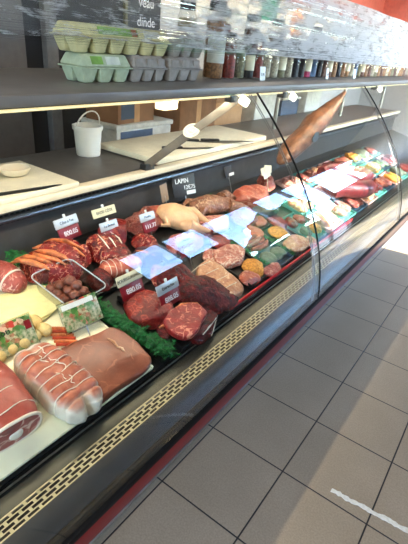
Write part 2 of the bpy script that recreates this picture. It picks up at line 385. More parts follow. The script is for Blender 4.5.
# outside
struct(bx('ground', (14.6, 4, -.1), (24.8, 60, .1), M['asphalt'], bev=0))
P('hedge_green', (70, 104, 60), .8, var=.5, scale=6); P('tree_bark', (96, 78, 62), .9)
for k, (x, y, L, h, nm) in enumerate(((6.5, 10, 7, 1.5, 'nearer'), (6.2, 21, 12, 1.9, 'farther'))):
    b = lump_bm(1.2, L, h, 300 + k, .22, 1.6, .5, None, 70, 40)
    o = link('hedge', b, M['hedge_green']); o.location = (x, y, -.05); tag(o, 'clipped green hedge outside the shop window, the %s one' % nm, 'hedge')
for k, (x, y, h) in enumerate(((8, 15, 4.4), (7, 27, 5.5), (12, 9, 4.))):
    o = empty('tree', (x, y, -.05), 'leafy street tree outside the window, %s' % ('of middle distance', 'the farthest away', 'the nearest')[k], 'tree')
    b = bmesh.new(); tube(b, [(0, 0, 0), (.05, 0, h * .3), (0, .05, h * .6)], [.14, .11, .07], 10); link('trunk', b, M['tree_bark'], o)
    b = lump_bm(2.6, 2.6, h * .65, 310 + k, .5, 1.3, 1., None, 60, 36, False)
    for v in b.verts: v.co.z += h * .38
    link('crown', b, M['hedge_green'], o)
def facade(x, y, h, w, label):
    o = empty('building', (x, y, 0), label, 'building')
    bx('wall', (0, 0, h / 2), (3, w, h), M['facade'], o, bev=0)
    bx('roof', (0, 0, h + .1), (3.3, w + .3, .2), M['door_grey'], o, bev=.02)
    for k in range(int(w / 2.4)):
        bx('window', (-1.52, -w / 2 + 1.3 + k * 2.4, h * .55), (.06, 1., 1.2), M['slate'], o, bev=.01)

# ------------------------------------------------------------------ the counter
CY0, CY1 = -1.97, 5.18; CYm = (CY0 + CY1) / 2; CL = CY1 - CY0
ctr = empty('display_counter', (0, 0, 0), 'long refrigerated butcher counter with curved glass front and red bumper', 'counter')
def gx(z): return -.60407829 * z * z + .49245081 * z + .0410042   # glass profile
bx('carcass', (-.635, CYm, .22), (1.20, CL, .30), M['steel_dark'], ctr, bev=.01)
bx('plinth', (-.635, CYm, .035), (1.19, CL, .07), M['rubber'], ctr, bev=.004)
bx('rear_body', (-1.0, CYm, .62), (.52, CL, .50), M['panel_grey'], ctr, bev=.004)
# front bumper group
bx('red_bumper', (.116, CYm, .382), (.028, CL, .076), M['red_bumper'], ctr, bev=.006)
bx('bumper_lip', (.114, CYm, .341), (.036, CL, .008), M['alu'], ctr, bev=.003)
bm = bmesh.new(); box(bm, (.131, CYm, .434), (.020, CL, .022), .003); box(bm, (.123, CYm, .449), (.012, CL, .042), .002)
link('glass_seal', bm, M['rubber'], ctr)
bx('front_apron', (.02, CYm, .375), (.16, CL, .05), M['steel_dark'], ctr, bev=.003)
# inner front panel, sloping from the seal up to the intake grid
def strip(bm, pts, th=.004, y0=CY0, y1=CY1, n=2):
    """extrude a polyline of (x,z) along y, with thickness below"""
    top = []; bot = []
    for j in range(n):
        y = y0 + (y1 - y0) * j / (n - 1)
        top.append([bm.verts.new((x, y, z)) for x, z in pts]); bot.append([bm.verts.new((x - th * .5, y, z - th)) for x, z in pts])
    m = len(pts)
    for j in range(n - 1):
        for k in range(m - 1):
            bm.faces.new((top[j][k], top[j + 1][k], top[j + 1][k + 1], top[j][k + 1])); bm.faces.new((bot[j][k], bot[j][k + 1], bot[j + 1][k + 1], bot[j + 1][k]))
        bm.faces.new((top[j][0], bot[j][0], bot[j + 1][0], top[j + 1][0])); bm.faces.new((top[j][-1], top[j + 1][-1], bot[j + 1][-1], bot[j][-1]))
    for rg in ((top[0], bot[0]), (top[-1], bot[-1])):
        for k in range(m - 1): bm.faces.new((rg[0][k], rg[0][k + 1], rg[1][k + 1], rg[1][k]))
bm = bmesh.new(); strip(bm, [(.062, .5005), (.085, .497), (.100, .482), (.114, .468)])
link('inner_panel', bm, M['panel_grey'], ctr)
# air-intake grid with real slots
gb = bmesh.new(); gx0, gx1 = .015, .060; rows = 4; pitch = .036; slot = .0285; bar = .0027
rw = (gx1 - gx0) / rows
for r in range(rows + 1):
    w = bar if 0 < r < rows else bar * 1.6
    box(gb, (gx0 + r * rw, CYm, .499), (w, CL, .0014))
for r in range(rows):
    y = CY0 + (pitch / 2 if r % 2 else 0)
    while y < CY1 - .01:
        box(gb, (gx0 + (r + .5) * rw, y, .499), (rw, pitch - slot, .0014)); y += pitch
link('intake_grid', gb, M['cream_metal'], ctr, False)
bx('air_duct', (.036, CYm, .470), (.062, CL, .006), M['hole'], ctr, bev=0)
bx('duct_rail', (-.0075, CYm, .4975), (.045, CL, .005), M['satin'], ctr, bev=.002)
# black channel behind the grid, then the deck
bx('gutter', (-.041, CYm, .492), (.022, CL, .016), M['rubber'], ctr, bev=.002)
bm = bmesh.new(); tube(bm, [(-.036, CY0, .506), (-.036, CY1, .506)], .0025, 8); link('wire_rail', bm, M['steel'], ctr)
dk = bmesh.new(); strip(dk, [(-.735, deck_z(-.735) - .006), (-.050, deck_z(-.050) - .006)], .008); link('deck', dk, M['black_tray'], ctr)
# back vent wall: dark perforated panel
vb = bmesh.new(); box(vb, (-.728, CYm, .775), (.012, CL, .235)); link('vent_panel', vb, M['vent_dark'], ctr, False)
hb = bmesh.new()
for r in range(4):
    y = CY0 + .01 + (.011 if r % 2 else 0)
    while y < 3.6:
        box(hb, (-.7205, y, .868 - r * .014), (.002, .014, .006)); y += .022
link('vent_slots', hb, M['hole'], ctr, False)
hb = bmesh.new()
tube(hb, [(-.700, CY0, .845), (-.700, CY1, .845)], .010, 8); link('cooling_pipe', hb, M['steel_dark'], ctr)
# rear worktop
bx('worktop', (-.965, CYm, .885), (.55, CL, .028), M['worktop_grey'], ctr, bev=.003)
bx('worktop_edge', (-.705, CYm, .892), (.050, CL, .026), M['ledge_cream'], ctr, bev=.004)
# top shelf on brackets
bx('top_shelf', (-.64, CYm, 1.293), (.62, CL, .024), M['shelf_grey'], ctr, bev=.003)
bx('shelf_edge', (-.325, CYm, 1.293), (.012, CL, .026), M['shelf_grey'], ctr, bev=.003)
bx('light_strip', (-.352, CYm, 1.268), (.014, CL, .006), M['strip_glow'], ctr, bev=.002)
bx('shelf_rail', (-.375, CYm, 1.272), (.03, CL, .016), M['rail_metal'], ctr, bev=.002)
for y in (CY0 + .03, -.70, 2.32, 3.75, CY1 - .03):
    pb = bmesh.new(); tube(pb, [(-.93, y, .895), (-.93, y, 1.283)], .016, 12); link('post', pb, M['steel'], ctr)
# glass lifting arm with oval badge
A, B = Vector((-.705, .656, .93)), Vector((-.37, .845, 1.262))
d = (B - A); q = d.to_track_quat('X', 'Z').to_matrix()
arm = bx('support_arm', (A + B) / 2, (d.length + .03, .012, .036), M['arm_grey'], ctr, bev=.003, rot=q)
ab = bmesh.new(); box(ab, (-.712, .656, .915), (.04, .06, .035), .004); link('arm_foot', ab, M['steel_dark'], ctr)
bd = bmesh.new(); c = (A + B) / 2 + Vector((.004, -.012, .006))
nrm = Vector((.62, -.62, .48)).normalized(); qq = nrm.to_track_quat('Z', 'Y').to_matrix().to_4x4()
lathe(bd, [(.0335, 0), (.0335, .004), (.031, .005)], 28)
for v in bd.verts: v.co = Matrix.Translation(c) @ qq @ Matrix.Rotation(.5, 4, 'Z') @ Matrix.Diagonal((1.25, .85, 1, 1)) @ v.co
bg = link('oval_badge', bd, M['label_pale'], ctr); bg['label'] = 'pale oval badge'
rb = bmesh.new(); tube(rb, [(c + (qq @ Matrix.Rotation(.5, 4, 'Z') @ Vector((.031 * math.cos(t), .019 * math.sin(t), .0055)))) for t in [2 * PI * k / 28 for k in range(28)]], .0013, 6, True)
for s in (-1, 0, 1):
    pts = [c + (qq @ Matrix.Rotation(.5, 4, 'Z') @ Vector((x, s * .007 + .004 * math.sin(x * 260 + s), .0055))) for x in [-.018 + .004 * k for k in range(10)]]
    tube(rb, pts, .0011, 5)
link('badge_print', rb, M['teal'], bg)
# reflected light spots put in as glowing heads, plus one box lamp
for y, x, mt, s in ((.800, -.325, 'glint_glow', (.050, .036)), (1.26, -.325, 'glint_glow', (.042, .034)), (2.75, -.33, 'glint_glow', (.05, .034))):
    bx('glint_bracket', (x - .03, y - .05, 1.258), (.035, .05, .026), M['rail_metal'], ctr, bev=.004)
    b = bmesh.new(); box(b, (x, y + .005, 1.250), (.020, s[0] * 1.25, s[1]), .009, Matrix.Rotation(-.35, 3, 'X') @ Matrix.Rotation(.3, 3, 'Y'), 3)
    link('glow_head', b, M[mt], ctr)
bx('glow_head', (-.44, .45, 1.243), (.05, .075, .045), M['lamp_warm'], ctr, bev=.006)
# curved glass, one sheet per bay, with joints
zs = [.469 + (1.279 - .469) * k / 26 for k in range(27)]
def gpt(z, off=0):
    dx = -2 * .60407829 * z + .49245081; n = Vector((1, 0, -dx)).normalized()
    return Vector((gx(z), 0, z)) + n * off
ys = [CY0, .888, 2.32, 3.75, CY1]
for a, b in zip(ys, ys[1:]):
    g = bmesh.new(); rings = []
    for off in (.003, -.003):
        rings.append([[g.verts.new(gpt(z, off) + Vector((0, y, 0))) for z in zs] for y in (a + .003, b - .003)])
    o_, i_ = rings
    for k in range(len(zs) - 1):
        g.faces.new((o_[0][k], o_[1][k], o_[1][k + 1], o_[0][k + 1])); g.faces.new((i_[0][k], i_[0][k + 1], i_[1][k + 1], i_[1][k]))
        for s in (0, 1): g.faces.new((o_[s][k], o_[s][k + 1], i_[s][k + 1], i_[s][k]))
    for k in (0, -1): g.faces.new((o_[0][k], i_[0][k], i_[1][k], o_[1][k]))
    bmesh.ops.recalc_face_normals(g, faces=g.faces[:])
    link('glass_panel', g, M['glass'], ctr)
for y in ys[1:-1]:
    g = bmesh.new(); strip_pts = [gpt(z, .001) for z in zs]
    tube(g, [p + Vector((0, y, 0)) for p in strip_pts], .0045, 6); link('glass_joint', g, M['rubber'], ctr)
    for dy, rr in ((-.042, .0022), (-.058, .0018)):
        g = bmesh.new(); tube(g, [gpt(z, -.006) + Vector((0, y + dy, 0)) for z in zs], rr, 6); link('joint_trim', g, M['alu'], ctr)

# ------------------------------------------------------------------ garnish strips
def garnish(p0, p1, label, w=.05, n=420, seed=1, hh=.035):
    rnd = random.Random(seed)
    p0 = Vector(p0); p1 = Vector(p1); L = (p1 - p0).length; d = (p1 - p0).normalized(); s = Vector((-d.y, d.x))
    base = bmesh.new(); root_loc = (p0 + p1) / 2
    bm = bmesh.new()
    box(bm, (0, 0, .003), (L, w * .5, .006))
    for i in range(n):
        x = rnd.uniform(-L / 2, L / 2); y0 = rnd.uniform(-w * .2, w * .2)
        an = rnd.uniform(0, 2 * PI); lean = rnd.uniform(.2, 1.0) * w * .55; h = hh * rnd.uniform(.6, 1.1)
        tip = Vector((x + math.cos(an) * lean, y0 + math.sin(an) * lean, h)); b0 = Vector((x, y0, .004))
        mid = (b0 + tip) / 2 + Vector((0, 0, h * .25))
        tube(bm, [b0, mid, tip], [.0012, .0011, .0008], 4)
        for k in range(9):                                   # frilly leaflets on the sprig
            a2 = rnd.uniform(0, 2 * PI); e = tip + Vector((math.cos(a2), math.sin(a2), rnd.uniform(-.3, .6))) * rnd.uniform(.006, .013)
            c1 = (tip + e) / 2; sd = Vector((-math.sin(a2), math.cos(a2), 0)) * .0022
            vs = [bm.verts.new(q) for q in (tip, c1 + sd, e, c1 - sd + Vector((0, 0, .0015)))]
            bm.faces.new(vs)
    base.free()
    o = link('garnish_strip', bm, M['parsley'], None, False)
    deck(o, root_loc.x, root_loc.y, math.atan2(d.y, d.x)); return tag(o, label, 'garnish')
garnish((-.40, .0), (-.055, .065), 'green plastic parsley strip between the ham slab and the tied beef', n=520, seed=1, w=.06)
garnish((-.72, -.06), (-.40, -.01), 'green plastic parsley strip beneath the plastic tub and the beef ribs', n=420, seed=2, w=.07)
# clear divider at the strip's front end
o = bx('divider', (0, 0, .021), (.055, .003, .042), M['plastic_clear'], bev=0)
deck(o, -.062, .030, R(8)); tag(o, 'small clear plastic divider at front end of parsley strip', 'divider')

# ------------------------------------------------------------------ section A: cold cuts on the cream board
b = bmesh.new(); box(b, (0, 0, .006), (.66, 1.3, .012), .004)
for s in (-1, 1): box(b, (0, s * .645, .010), (.66, .01, .012), .003)
tray = link('serving_board', b, M['white_tray']); deck(tray, -.375, -.665, 0, .001)
tag(tray, 'large cream serving board under the cold cuts and the tied roast', 'board')
HB = .0138
# ham slab
ham_o = [(-.10, -.11), (-.09, .03), (-.075, .10), (0, .115), (.09, .105), (.115, .06), (.11, -.04), (.105, -.115), (.02, -.125)]
o = link('ham_slab', slab_bm(ham_o, .030, 3, .004, dome=.004), M['ham']); o.scale = (1.0, 1.04, 1.1); deck(o, -.163, -.125, 0, HB)
tag(o, 'flat pink brown slab of cooked ham beside the tied roast', 'ham')
f = bmesh.new(); tube(f, [(-.045, .045, .0345), (-.02, .05, .0352), (.0, .045, .0352), (.015, .052, .0345), (.03, .05, .0345)], [.0015, .0045, .003, .004, .0012], 8); fo = link('fat_seam', f, M['pork'], o)
# tied roast
def roast_fn(p):
    g = .010 * math.exp(-(p.y / .016) ** 2) * (1 if p.z > .02 else 0)
    k = (math.cos(p.x * 2 * PI / .030) * .5 + .5) ** 5
    r = 1 - .075 * k
    end = max(0, (p.x - .075) / .05)
    p = Vector((p.x - .022 * end * math.exp(-(p.y / .012) ** 2), p.y * r, (p.z - g * (1 + end)) * r)); return p
o = link('tied_roast', lump_bm(.265, .135, .098, 4, .004, 12, .62, roast_fn, 88, 48), M['roast_skin']); o.scale = (1.03, 1.03, 1.03); deck(o, -.165, -.298, R(3), HB)
tag(o, 'rolled pork roast wrapped in white fat and tied with string', 'roast')
for i in range(7):
    x = -.105 + i * .030 - .015; pts = []
    for k in range(33):
        t = 2 * PI * k / 32; ca, sa = spow(math.cos(t), .62), spow(math.sin(t), .62)
        q = (1 - abs(x / .135) ** 3.2) ** (1 / 3.2)
        pts.append((x + .004 * math.sin(t * 2 + i), ca * .0655 * q, max(.001, .049 + sa * .0485 * q - .006 - .009 * math.exp(-(ca * .065 / .016) ** 2) * (sa > 0))))
    s = bmesh.new(); tube(s, pts[:-1], .0013, 6, True); link('string', s, M['string'], o)
rnd = random.Random(5)
s = bmesh.new()
for i in range(6):
    x0 = -.10 + .024 * i; y0 = .006 + rnd.uniform(-.012, .012)
    tube(s, [(x0 + .008 * k, y0 + rnd.uniform(-.008, .008), .090 - .008 * math.exp(-(y0 / .016) ** 2) + rnd.uniform(0, .004)) for k in range(5)], .0012, 6)
link('string_knots', s, M['string'], o)
# lamb leg end with round bone
def leg_fn(p):
    return Vector((min(p.x, .10), p.y, p.z))
o = link('lamb_joint', lump_bm(.26, .150, .105, 9, .004, 10, .72, leg_fn, 80, 44), M['lamb_skin']); o.scale = (1.08, 1.1, 1.08); deck(o, -.215, -.463, R(-4), HB)
tag(o, 'boned leg of lamb tied with string showing its round bone', 'lamb joint')
cf = bmesh.new(); ring = []
for k in range(40):
    t = 2 * PI * k / 40
    ring.append((spow(math.cos(t), .8) * .066, .046 + spow(math.sin(t), .8) * .044))
cv = [cf.verts.new((.1005, a, b)) for a, b in ring]; cv2 = [cf.verts.new((.1045, a * .93, .046 + (b - .046) * .93)) for a, b in ring]
for k in range(40): cf.faces.new((cv[k], cv[(k + 1) % 40], cv2[(k + 1) % 40], cv2[k]))
cf.faces.new(cv2)
c_ = link('cut_face', cf, M['lamb_face'], o)
fr = bmesh.new(); tube(fr, [(.102, a * .97, .046 + (b - .046) * .97) for a, b in ring], .0042, 8, True); link('fat_rim', fr, M['fat_white'], c_)
bb = lump_bm(.012, .034, .024, 2, .0015, 60, .9, None, 20, 12, False)
for v in bb.verts: v.co += Vector((.106, .004, .030))
link('bone', bb, M['bone'], c_)
for x in (-.03, .02, .07):
    s = bmesh.new(); tube(s, [(x + .004 * math.sin(k), math.cos(PI * k / 14) * .0755 * .98, max(.004, .046 + .052 * spow(math.sin(PI * k / 14), .72))) for k in range(15)], .0014, 6); link('string', s, M['string'], o)
# behind: terrine round, cheese sheet, pale dumpling sausages, red sticks, tub
o = link('sausage_end', lump_bm(.16, .10, .085, 12, .002, 12, .9), M['rose']); deck(o, -.60, -.165, R(10), HB); tag(o, 'thick round pink sausage behind the cheese slices', 'sausage')
s = bmesh.new(); tube(s, [(.028, .046 * math.cos(t), .040 + .040 * math.sin(t)) for t in [2 * PI * k / 24 for k in range(24)]], .0035, 8, True); link('casing_rim', s, M['fat_white'], o)
for i, (dx, dy, rz) in enumerate(((0, 0, 0), (.004, .012, .08), (-.006, .03, -.06))):
    o = link('cheese_slice', slab_bm([(-.065, -.11), (-.065, .10), (.06, .095), (.062, -.11)], .006, 20 + i, .0008, sub=5), M['cheese'])
    deck(o, -.470 + dx, -.215 + dy, rz, HB + .0001 + i * .0072)
    tag(o, ('bottom', 'middle', 'top')[i] + ' yellow cheese slice of the pile behind the dumplings', 'cheese', 'cheese slices')
n_s = ['beside the left salad card', 'second from the left salad card', 'in the middle of the row', 'fourth from the left salad card', 'nearest the red sausage sticks']
for i in range(5):
    for j in range(2):
        o = link('dumpling_sausage', lump_bm(.052, .040, .038, 30 + i + j * 5, .002, 30, .95, None, 24, 16), M['dough'])
        deck(o, -.395 + j * .045 - .01 * i * .2, -.355 + i * .040, R(6), HB)
        tag(o, 'pale %s-row dumpling sausage %s' % (('rear', 'front')[j], n_s[i]), 'sausage', 'pale dumpling sausages')
for i in range(6):
    s = bmesh.new(); tube(s, [(0, -.035, .005), (0, 0, .006), (0, .035, .005)], .0055, 8)
    o = link('sausage_stick', s, M['sausage_red'] if i % 2 else M['fat_orange']); deck(o, -.345 + i * .0135, -.150 - .004 * i, R(-38), HB)
    tag(o, '%s sausage stick, number %d from the tub side between the salad cards' % (('orange', 'red')[i % 2], i + 1), 'sausage stick', 'sausage sticks between the salad cards')
# tub with dark balls
t_ = empty('plastic_tub', (0, 0, 0), 'clear plastic tub heaped with brown meatballs', 'tub'); t_.scale = (1.22, 1.22, 1.2); deck(t_, -.445, -.035, R(4), HB + .014)
tb = bmesh.new(); W2, L2, Hh = .085, .070, .052
def rr_ring(bm, hx, hy, z, r, n=6):
    vs = []
    for cx, cy, a0 in ((hx - r, hy - r, 0), (-hx + r, hy - r, 90), (-hx + r, -hy + r, 180), (hx - r, -hy + r, 270)):
        for k in range(n + 1):
            a = R(a0 + 90 * k / n); vs.append(bm.verts.new((cx + r * math.cos(a), cy + r * math.sin(a), z)))
    return vs
rg = [rr_ring(tb, .062, .056, .001, .015), rr_ring(tb, .074, .068, Hh, .018), rr_ring(tb, .079, .073, Hh, .02), rr_ring(tb, .079, .073, Hh - .003, .02)]
for A_, B_ in zip(rg, rg[1:]):
    for k in range(len(A_)): tb.faces.new((A_[k], A_[(k + 1) % len(A_)], B_[(k + 1) % len(A_)], B_[k]))
tb.faces.new(rg[0][::-1]); link('container', tb, M['rim_plastic'], t_)
rm = bmesh.new(); rp = rr_ring(rm, .078, .072, Hh + .001, .02); pts = [v.co.copy() for v in rp]
bmesh.ops.delete(rm, geom=rp, context='VERTS'); tube(rm, pts, .0016, 6, True); rim = link('tub_rim', rm, M['tray_foam'], t_)
rnd = random.Random(3); bi = 0
spots = [(-.02 + .032 * (i % 4) - .022, -.035 + .033 * (i // 4), .003) for i in range(12)] + [(-.018 + .032 * (i % 3), -.016 + .034 * (i // 3), .026) for i in range(6)] + [(-.002, .004, .047), (.024, .010, .044)]
places = ['bottom layer', 'upper layer', 'top of the heap']
proto = None
for i, (x, y, z) in enumerate(spots):
    if proto is None:
        proto = link('meatball', lump_bm(.036, .035, .033, 50, .003, 40, 1., None, 22, 16, False), M['dark_ball']); o = proto
    else:
        o = proto.copy(); COL.objects.link(o)
    deck(o, 0, 0, rnd.uniform(0, 6), 0)
    m = Matrix.Translation(Vector((-.445, -.035, deck_z(-.445)))) @ Matrix.Rotation(TH, 4, 'Y') @ Matrix.Rotation(R(4), 4, 'Z')
    o.location = m @ Vector((x + rnd.uniform(-.002, .002), y + rnd.uniform(-.002, .002), z + HB + .015))
    lay = 0 if i < 12 else 1 if i < 18 else 2
    rowi = (i % 12) // 4 if lay == 0 else (i - 12) // 3 if lay == 1 else 0; coli = (i % 4) if lay == 0 else (i - 12) % 3 if lay == 1 else i - 18
    tag(o, 'brown meatball in the tub, %s, %s, %s' % (places[lay], ('near side', 'middle', 'far side')[rowi], ('rear', 'second from rear', 'third from rear', 'front')[coli]), 'meatball', 'meatballs in the clear tub')

# salad picture cards in section A
def salad_card(x, y, z, rz, tilt, label, strip_on, w=.115, h=.078):
    o = empty('picture_card', (x, y, z), label, 'sign', 'printed salad cards', (0, -tilt, rz)); o.scale = (1.18,) * 3
    bx('card', (0, 0, h / 2), (.003, w, h), M['print'], o, bev=.001)
    b = bx('clear_edge', (-.0025, 0, h / 2), (.002, w + .008, h + .008), M['plastic_clear'], o, bev=0)
    if strip_on:
        bx('title_strip', (.0022, -.004, h - .012), (.001, w * .84, .014), M['card_white'], o, bev=0)
        bx('clip', (.003, 0, h + .002), (.004, .008, .008), M['rubber'], o, bev=.001)
    else:
        text('lettering', 'Roti', .022, (.0022, -.012, h - .022), M['ink'], o)
        bx('red_corner', (.0022, w / 2 - .012, h - .024), (.001, .016, .022), M['card_red'], o, bev=0)
    s = bmesh.new(); tube(s, [(0, 0, -.03), (0, 0, .004)], .0018, 6); link('pin', s, M['steel'], o)
salad_card(-.285, -.085, deck_z(-.29) + .038, R(-6), .55, 'salad picture card with a white title strip in front of the tub', True)
salad_card(-.325, -.312, deck_z(-.34) + .026, R(-4), .55, 'salad picture card without a white strip behind the lamb joint', False, .13)

# ------------------------------------------------------------------ price tags
def price_tag(x, y, h, title, label, strip='card_silver', price='888.05', price_on=True, w=.085, tilt=.40, rz=0., zoff=.035):
    o = empty('price_tag', (x, y, deck_z(x) + zoff), label, 'price tag', 'price tags in the counter', (0, -tilt, rz)); o.scale = (1.4, 1.4, 1.4)
    if price_on:
        bx('price_card', (0, 0, .018), (.003, w * .90, .036), M['card_red'], o, bev=.001)
        for k in range(3): bx('digit_window', (.0022, -w * .24 + k * .014, .018), (.001, .010, .017), M['ink'], o, bev=0) if False else None
        text('price_digits', price, .019, (.0020, .004, .018), M['ink_white'], o)
    bx('title_strip', (.001, 0, .050), (.004, w, .026), M[strip], o, bev=.0015)
    text('title_lettering', title, .0115, (.0034, 0, .050), M['ink'], o)
    bx('pin_head', (0, 0, .067), (.004, .008, .010), M['card_white'], o, bev=.0015)
    s = bmesh.new(); tube(s, [(0, 0, -.05), (0, 0, .002)], .0016, 6); link('pin', s, M['steel'], o)
    return o
price_tag(-.655, .165, 0, "Côte à l'os", 'white and red price tag over the marbled beef ribs at left', price='800.05', zoff=.055, rz=R(6))
price_tag(-.640, .345, 0, 'BASSE CÔTE', 'cream title tag standing just behind the tied rump roast', 'card_cream', price_on=False, zoff=.060, w=.09)
price_tag(-.585, .320, 0, 'Le Boeuf', 'short white tag with red price in front of the cream tag', price='110.50', w=.068, zoff=.035)
price_tag(-.560, .525, 0, 'Poulet', 'silver tag with salmon price beside the whole chicken', price='111.77', w=.068, zoff=.035)
price_tag(-.270, .120, 0, 'BOURGUIGNON', 'cream and red price tag stuck in the red beef roll', 'card_cream', price='880.05', zoff=.070)
price_tag(-.165, .205, 0, 'Entrecôte', 'silver and red price tag right behind the sirloin steaks', price='888.05', zoff=.068, w=.082)
price_tag(-.345, .535, 0, 'Poitrine', 'silver and red price tag by the stringed pork belly', price='880.57', zoff=.045)
# black LAPIN tag
def slate_tag(x, y, title, sub, label, w=.085, h=.062, zoff=.07):
    o = empty('slate_tag', (x, y, deck_z(x) + zoff), label, 'price tag', None, (0, -.35, R(-12) if title else 0)); o.scale = (1.75,) * 3 if title else (1.4,) * 3
    bx('card', (0, 0, h / 2), (.003, w, h), M['slate'], o, bev=.001)
    text('title_lettering', title, .019, (.002, -.008, h - .018), M['ink_white'], o)
    text('price_lettering', sub, .017, (.002, .018, h - .038), M['ink_white'], o)
    bx('small_label', (.0022, .022, .009), (.001, .034, .011), M['card_white'], o, bev=0)
    s = bmesh.new(); tube(s, [(0, 0, -.07), (0, 0, .002)], .0016, 6); link('pin', s, M['steel'], o)
slate_tag(-.665, .905, 'LAPIN', '12€75', 'black chalk tag reading LAPIN behind the rabbit', zoff=.068)
slate_tag(-.70, 1.37, '', '8€90', 'small dark tag at the rear left of the pink pork', .055, .045, .07)
o = bx('card_back', (0, 0, .045), (.003, .062, .085), M['card_brown'], bev=.001); o.location = (-.66, .74, deck_z(-.66) + .075); o.rotation_euler = (0, -.25, R(10))
tag(o, 'plain brown back of a price card above the chicken', 'price tag')
s = bmesh.new(); tube(s, [(.002, 0, -.06), (.002, 0, .03)], .0016, 6); link('pin', s, M['steel'], o)
# pale crumpled cloth-like tag at right
o = empty('handwritten_tag', (-.56, 1.56, deck_z(-.56) + .12), 'cream handwritten tag on a stick above the pink pork', 'price tag', None, (0, -.3, R(-6)))
b = bmesh.new()
for k, (dy, dz, a) in enumerate(((0, .02, .1), (.035, .028, -.15), (.015, 0.0, .2))):
    box(b, (.002 * k, dy, dz), (.002, .075, .045), 0, Matrix.Rotation(a, 3, 'X'))
link('card', b, M['card_cream'], o, False); s = bmesh.new(); tube(s, [(0, .02, -.10), (0, .02, .0)], .002, 6); link('pin', s, M['card_cream'], o)

# ------------------------------------------------------------------ section B: beef on black trays
def black_tray(x0, x1, y0, y1, label):
    b = bmesh.new(); L, W = x1 - x0, y1 - y0
    box(b, (0, 0, .003), (L, W, .006), .002)
    for s in (-1, 1):
        box(b, (0, s * (W / 2 - .004), .010), (L, .008, .020), .002); box(b, (s * (L / 2 - .004), 0, .010), (.008, W - .018, .020), .002)
    o = link('black_tray', b, M['black_tray']); deck(o, (x0 + x1) / 2, (y0 + y1) / 2, 0, .001); return tag(o, label, 'tray', 'black display trays')
black_tray(-.36, -.040, .115, .425, 'black tray holding the sirloin steaks and the red beef roll')
black_tray(-.715, -.39, .06, .43, 'black tray holding the beef ribs and the rump roast')
black_tray(-.715, -.39, .45, .96, 'black tray under the chicken and the mince')
HT = .008
def rib_fn(p):
    return Vector((p.x, p.y, p.z * (1 + .10 * math.sin(p.y * 60))))
o = link('beef_ribs', lump_bm(.20, .24, .085, 60, .011, 14, .75, rib_fn, 96, 56, cuts=5, crease=0.006), M['beef_marbled']); o.scale = (1.1, 1.15, 1.05); deck(o, -.590, .030, R(18), HT)
tag(o, 'large marbled rack of beef ribs with orange fat at left', 'beef')
rnd = random.Random(21)
for i in range(7):
    y = -.095 + .026 * i; jx = rnd.uniform(-.015, .015)
    pts = [(-.085 + jx, y - .010, .046), (-.055 + jx, y - .004, .068 + rnd.uniform(0, .004)), (-.015 + jx, y + rnd.uniform(-.006, .006), .080), (.025 + jx, y + .006, .084), (.055 + jx * 2, y + .012 + rnd.uniform(-.004, .004), .076)]
    b = bmesh.new(); tube(b, pts, [.003, .008, .009, .007, .002], 8)
    for v in b.verts: v.co += Vector((1, .6, .5)) * noise.noise(v.co * 60) * .006
    r_ = link('fat_strip', b, M['fat_orange'], o)
o = link('rump_roast', lump_bm(.18, .17, .085, 63, .009, 14, .8, cuts=5, crease=0.007), M['beef']); deck(o, -.555, .255, R(-10), HT); tag(o, 'fatty red rump roast under the cream and white tags', 'beef')
for i in range(3):
    b = bmesh.new(); tube(b, [(-.06, -.02 + .03 * i, .073), (0, -.03 + .035 * i, .083), (.055, -.02 + .03 * i, .060)], [.001, .003, .001], 6); link('fat_strip', b, M['fat_white'], o)
o = link('beef_topside', lump_bm(.13, .15, .075, 67, .007, 14, .8, cuts=5, crease=0.005), M['beef_bright']); deck(o, -.640, .375, R(30), HT); tag(o, 'bright red topside piece behind the short white tag', 'beef')
# dark tied roast with purple wrap
def tied_fn(p): 
    k = (math.cos(p.y * 2 * PI / .024) * .5 + .5) ** 4
    return Vector((p.x * (1 - .06 * k), p.y, p.z * (1 - .06 * k)))
o = link('veal_roast', lump_bm(.085, .19, .070, 70, .002, 14, .85, tied_fn, 64, 60), M['pink']); deck(o, -.455, .225, R(-12), HT); tag(o, 'small tied pink roast beside the purple wrapped joint', 'roast')
for i in range(6):
    y = -.066 + .024 * i; s = bmesh.new(); tube(s, [(.0405 * math.cos(t), y + .002 * math.sin(t), max(.002, .032 + .0335 * math.sin(t))) for t in [2 * PI * k / 20 for k in range(20)]], .0012, 5, True); link('string', s, M['string'], o)
o = link('wrapped_joint', lump_bm(.10, .13, .075, 73, .004, 12, .8, cuts=2, crease=0.004), M['purple_wrap']); deck(o, -.445, .365, R(-12), HT); tag(o, 'dark joint in shiny purple wrapping beside the tied pink roast', 'wrapped joint')
b = bmesh.new(); tube(b, [(-.02, -.05, .060), (.01, -.03, .072), (.035, .01, .060)], [.002, .006, .002], 8); link('fat_strip', b, M['fat_orange'], o)
# red beef roll under tags
o = link('beef_roll', lump_bm(.17, .19, .080, 76, .005, 9, .85, cuts=5, crease=0.005), M['beef_bright']); o.scale = (1.05, 1.05, 1); deck(o, -.225, .150, R(-18), HT); tag(o, 'smooth red beef roll between the parsley strip and steaks', 'beef')
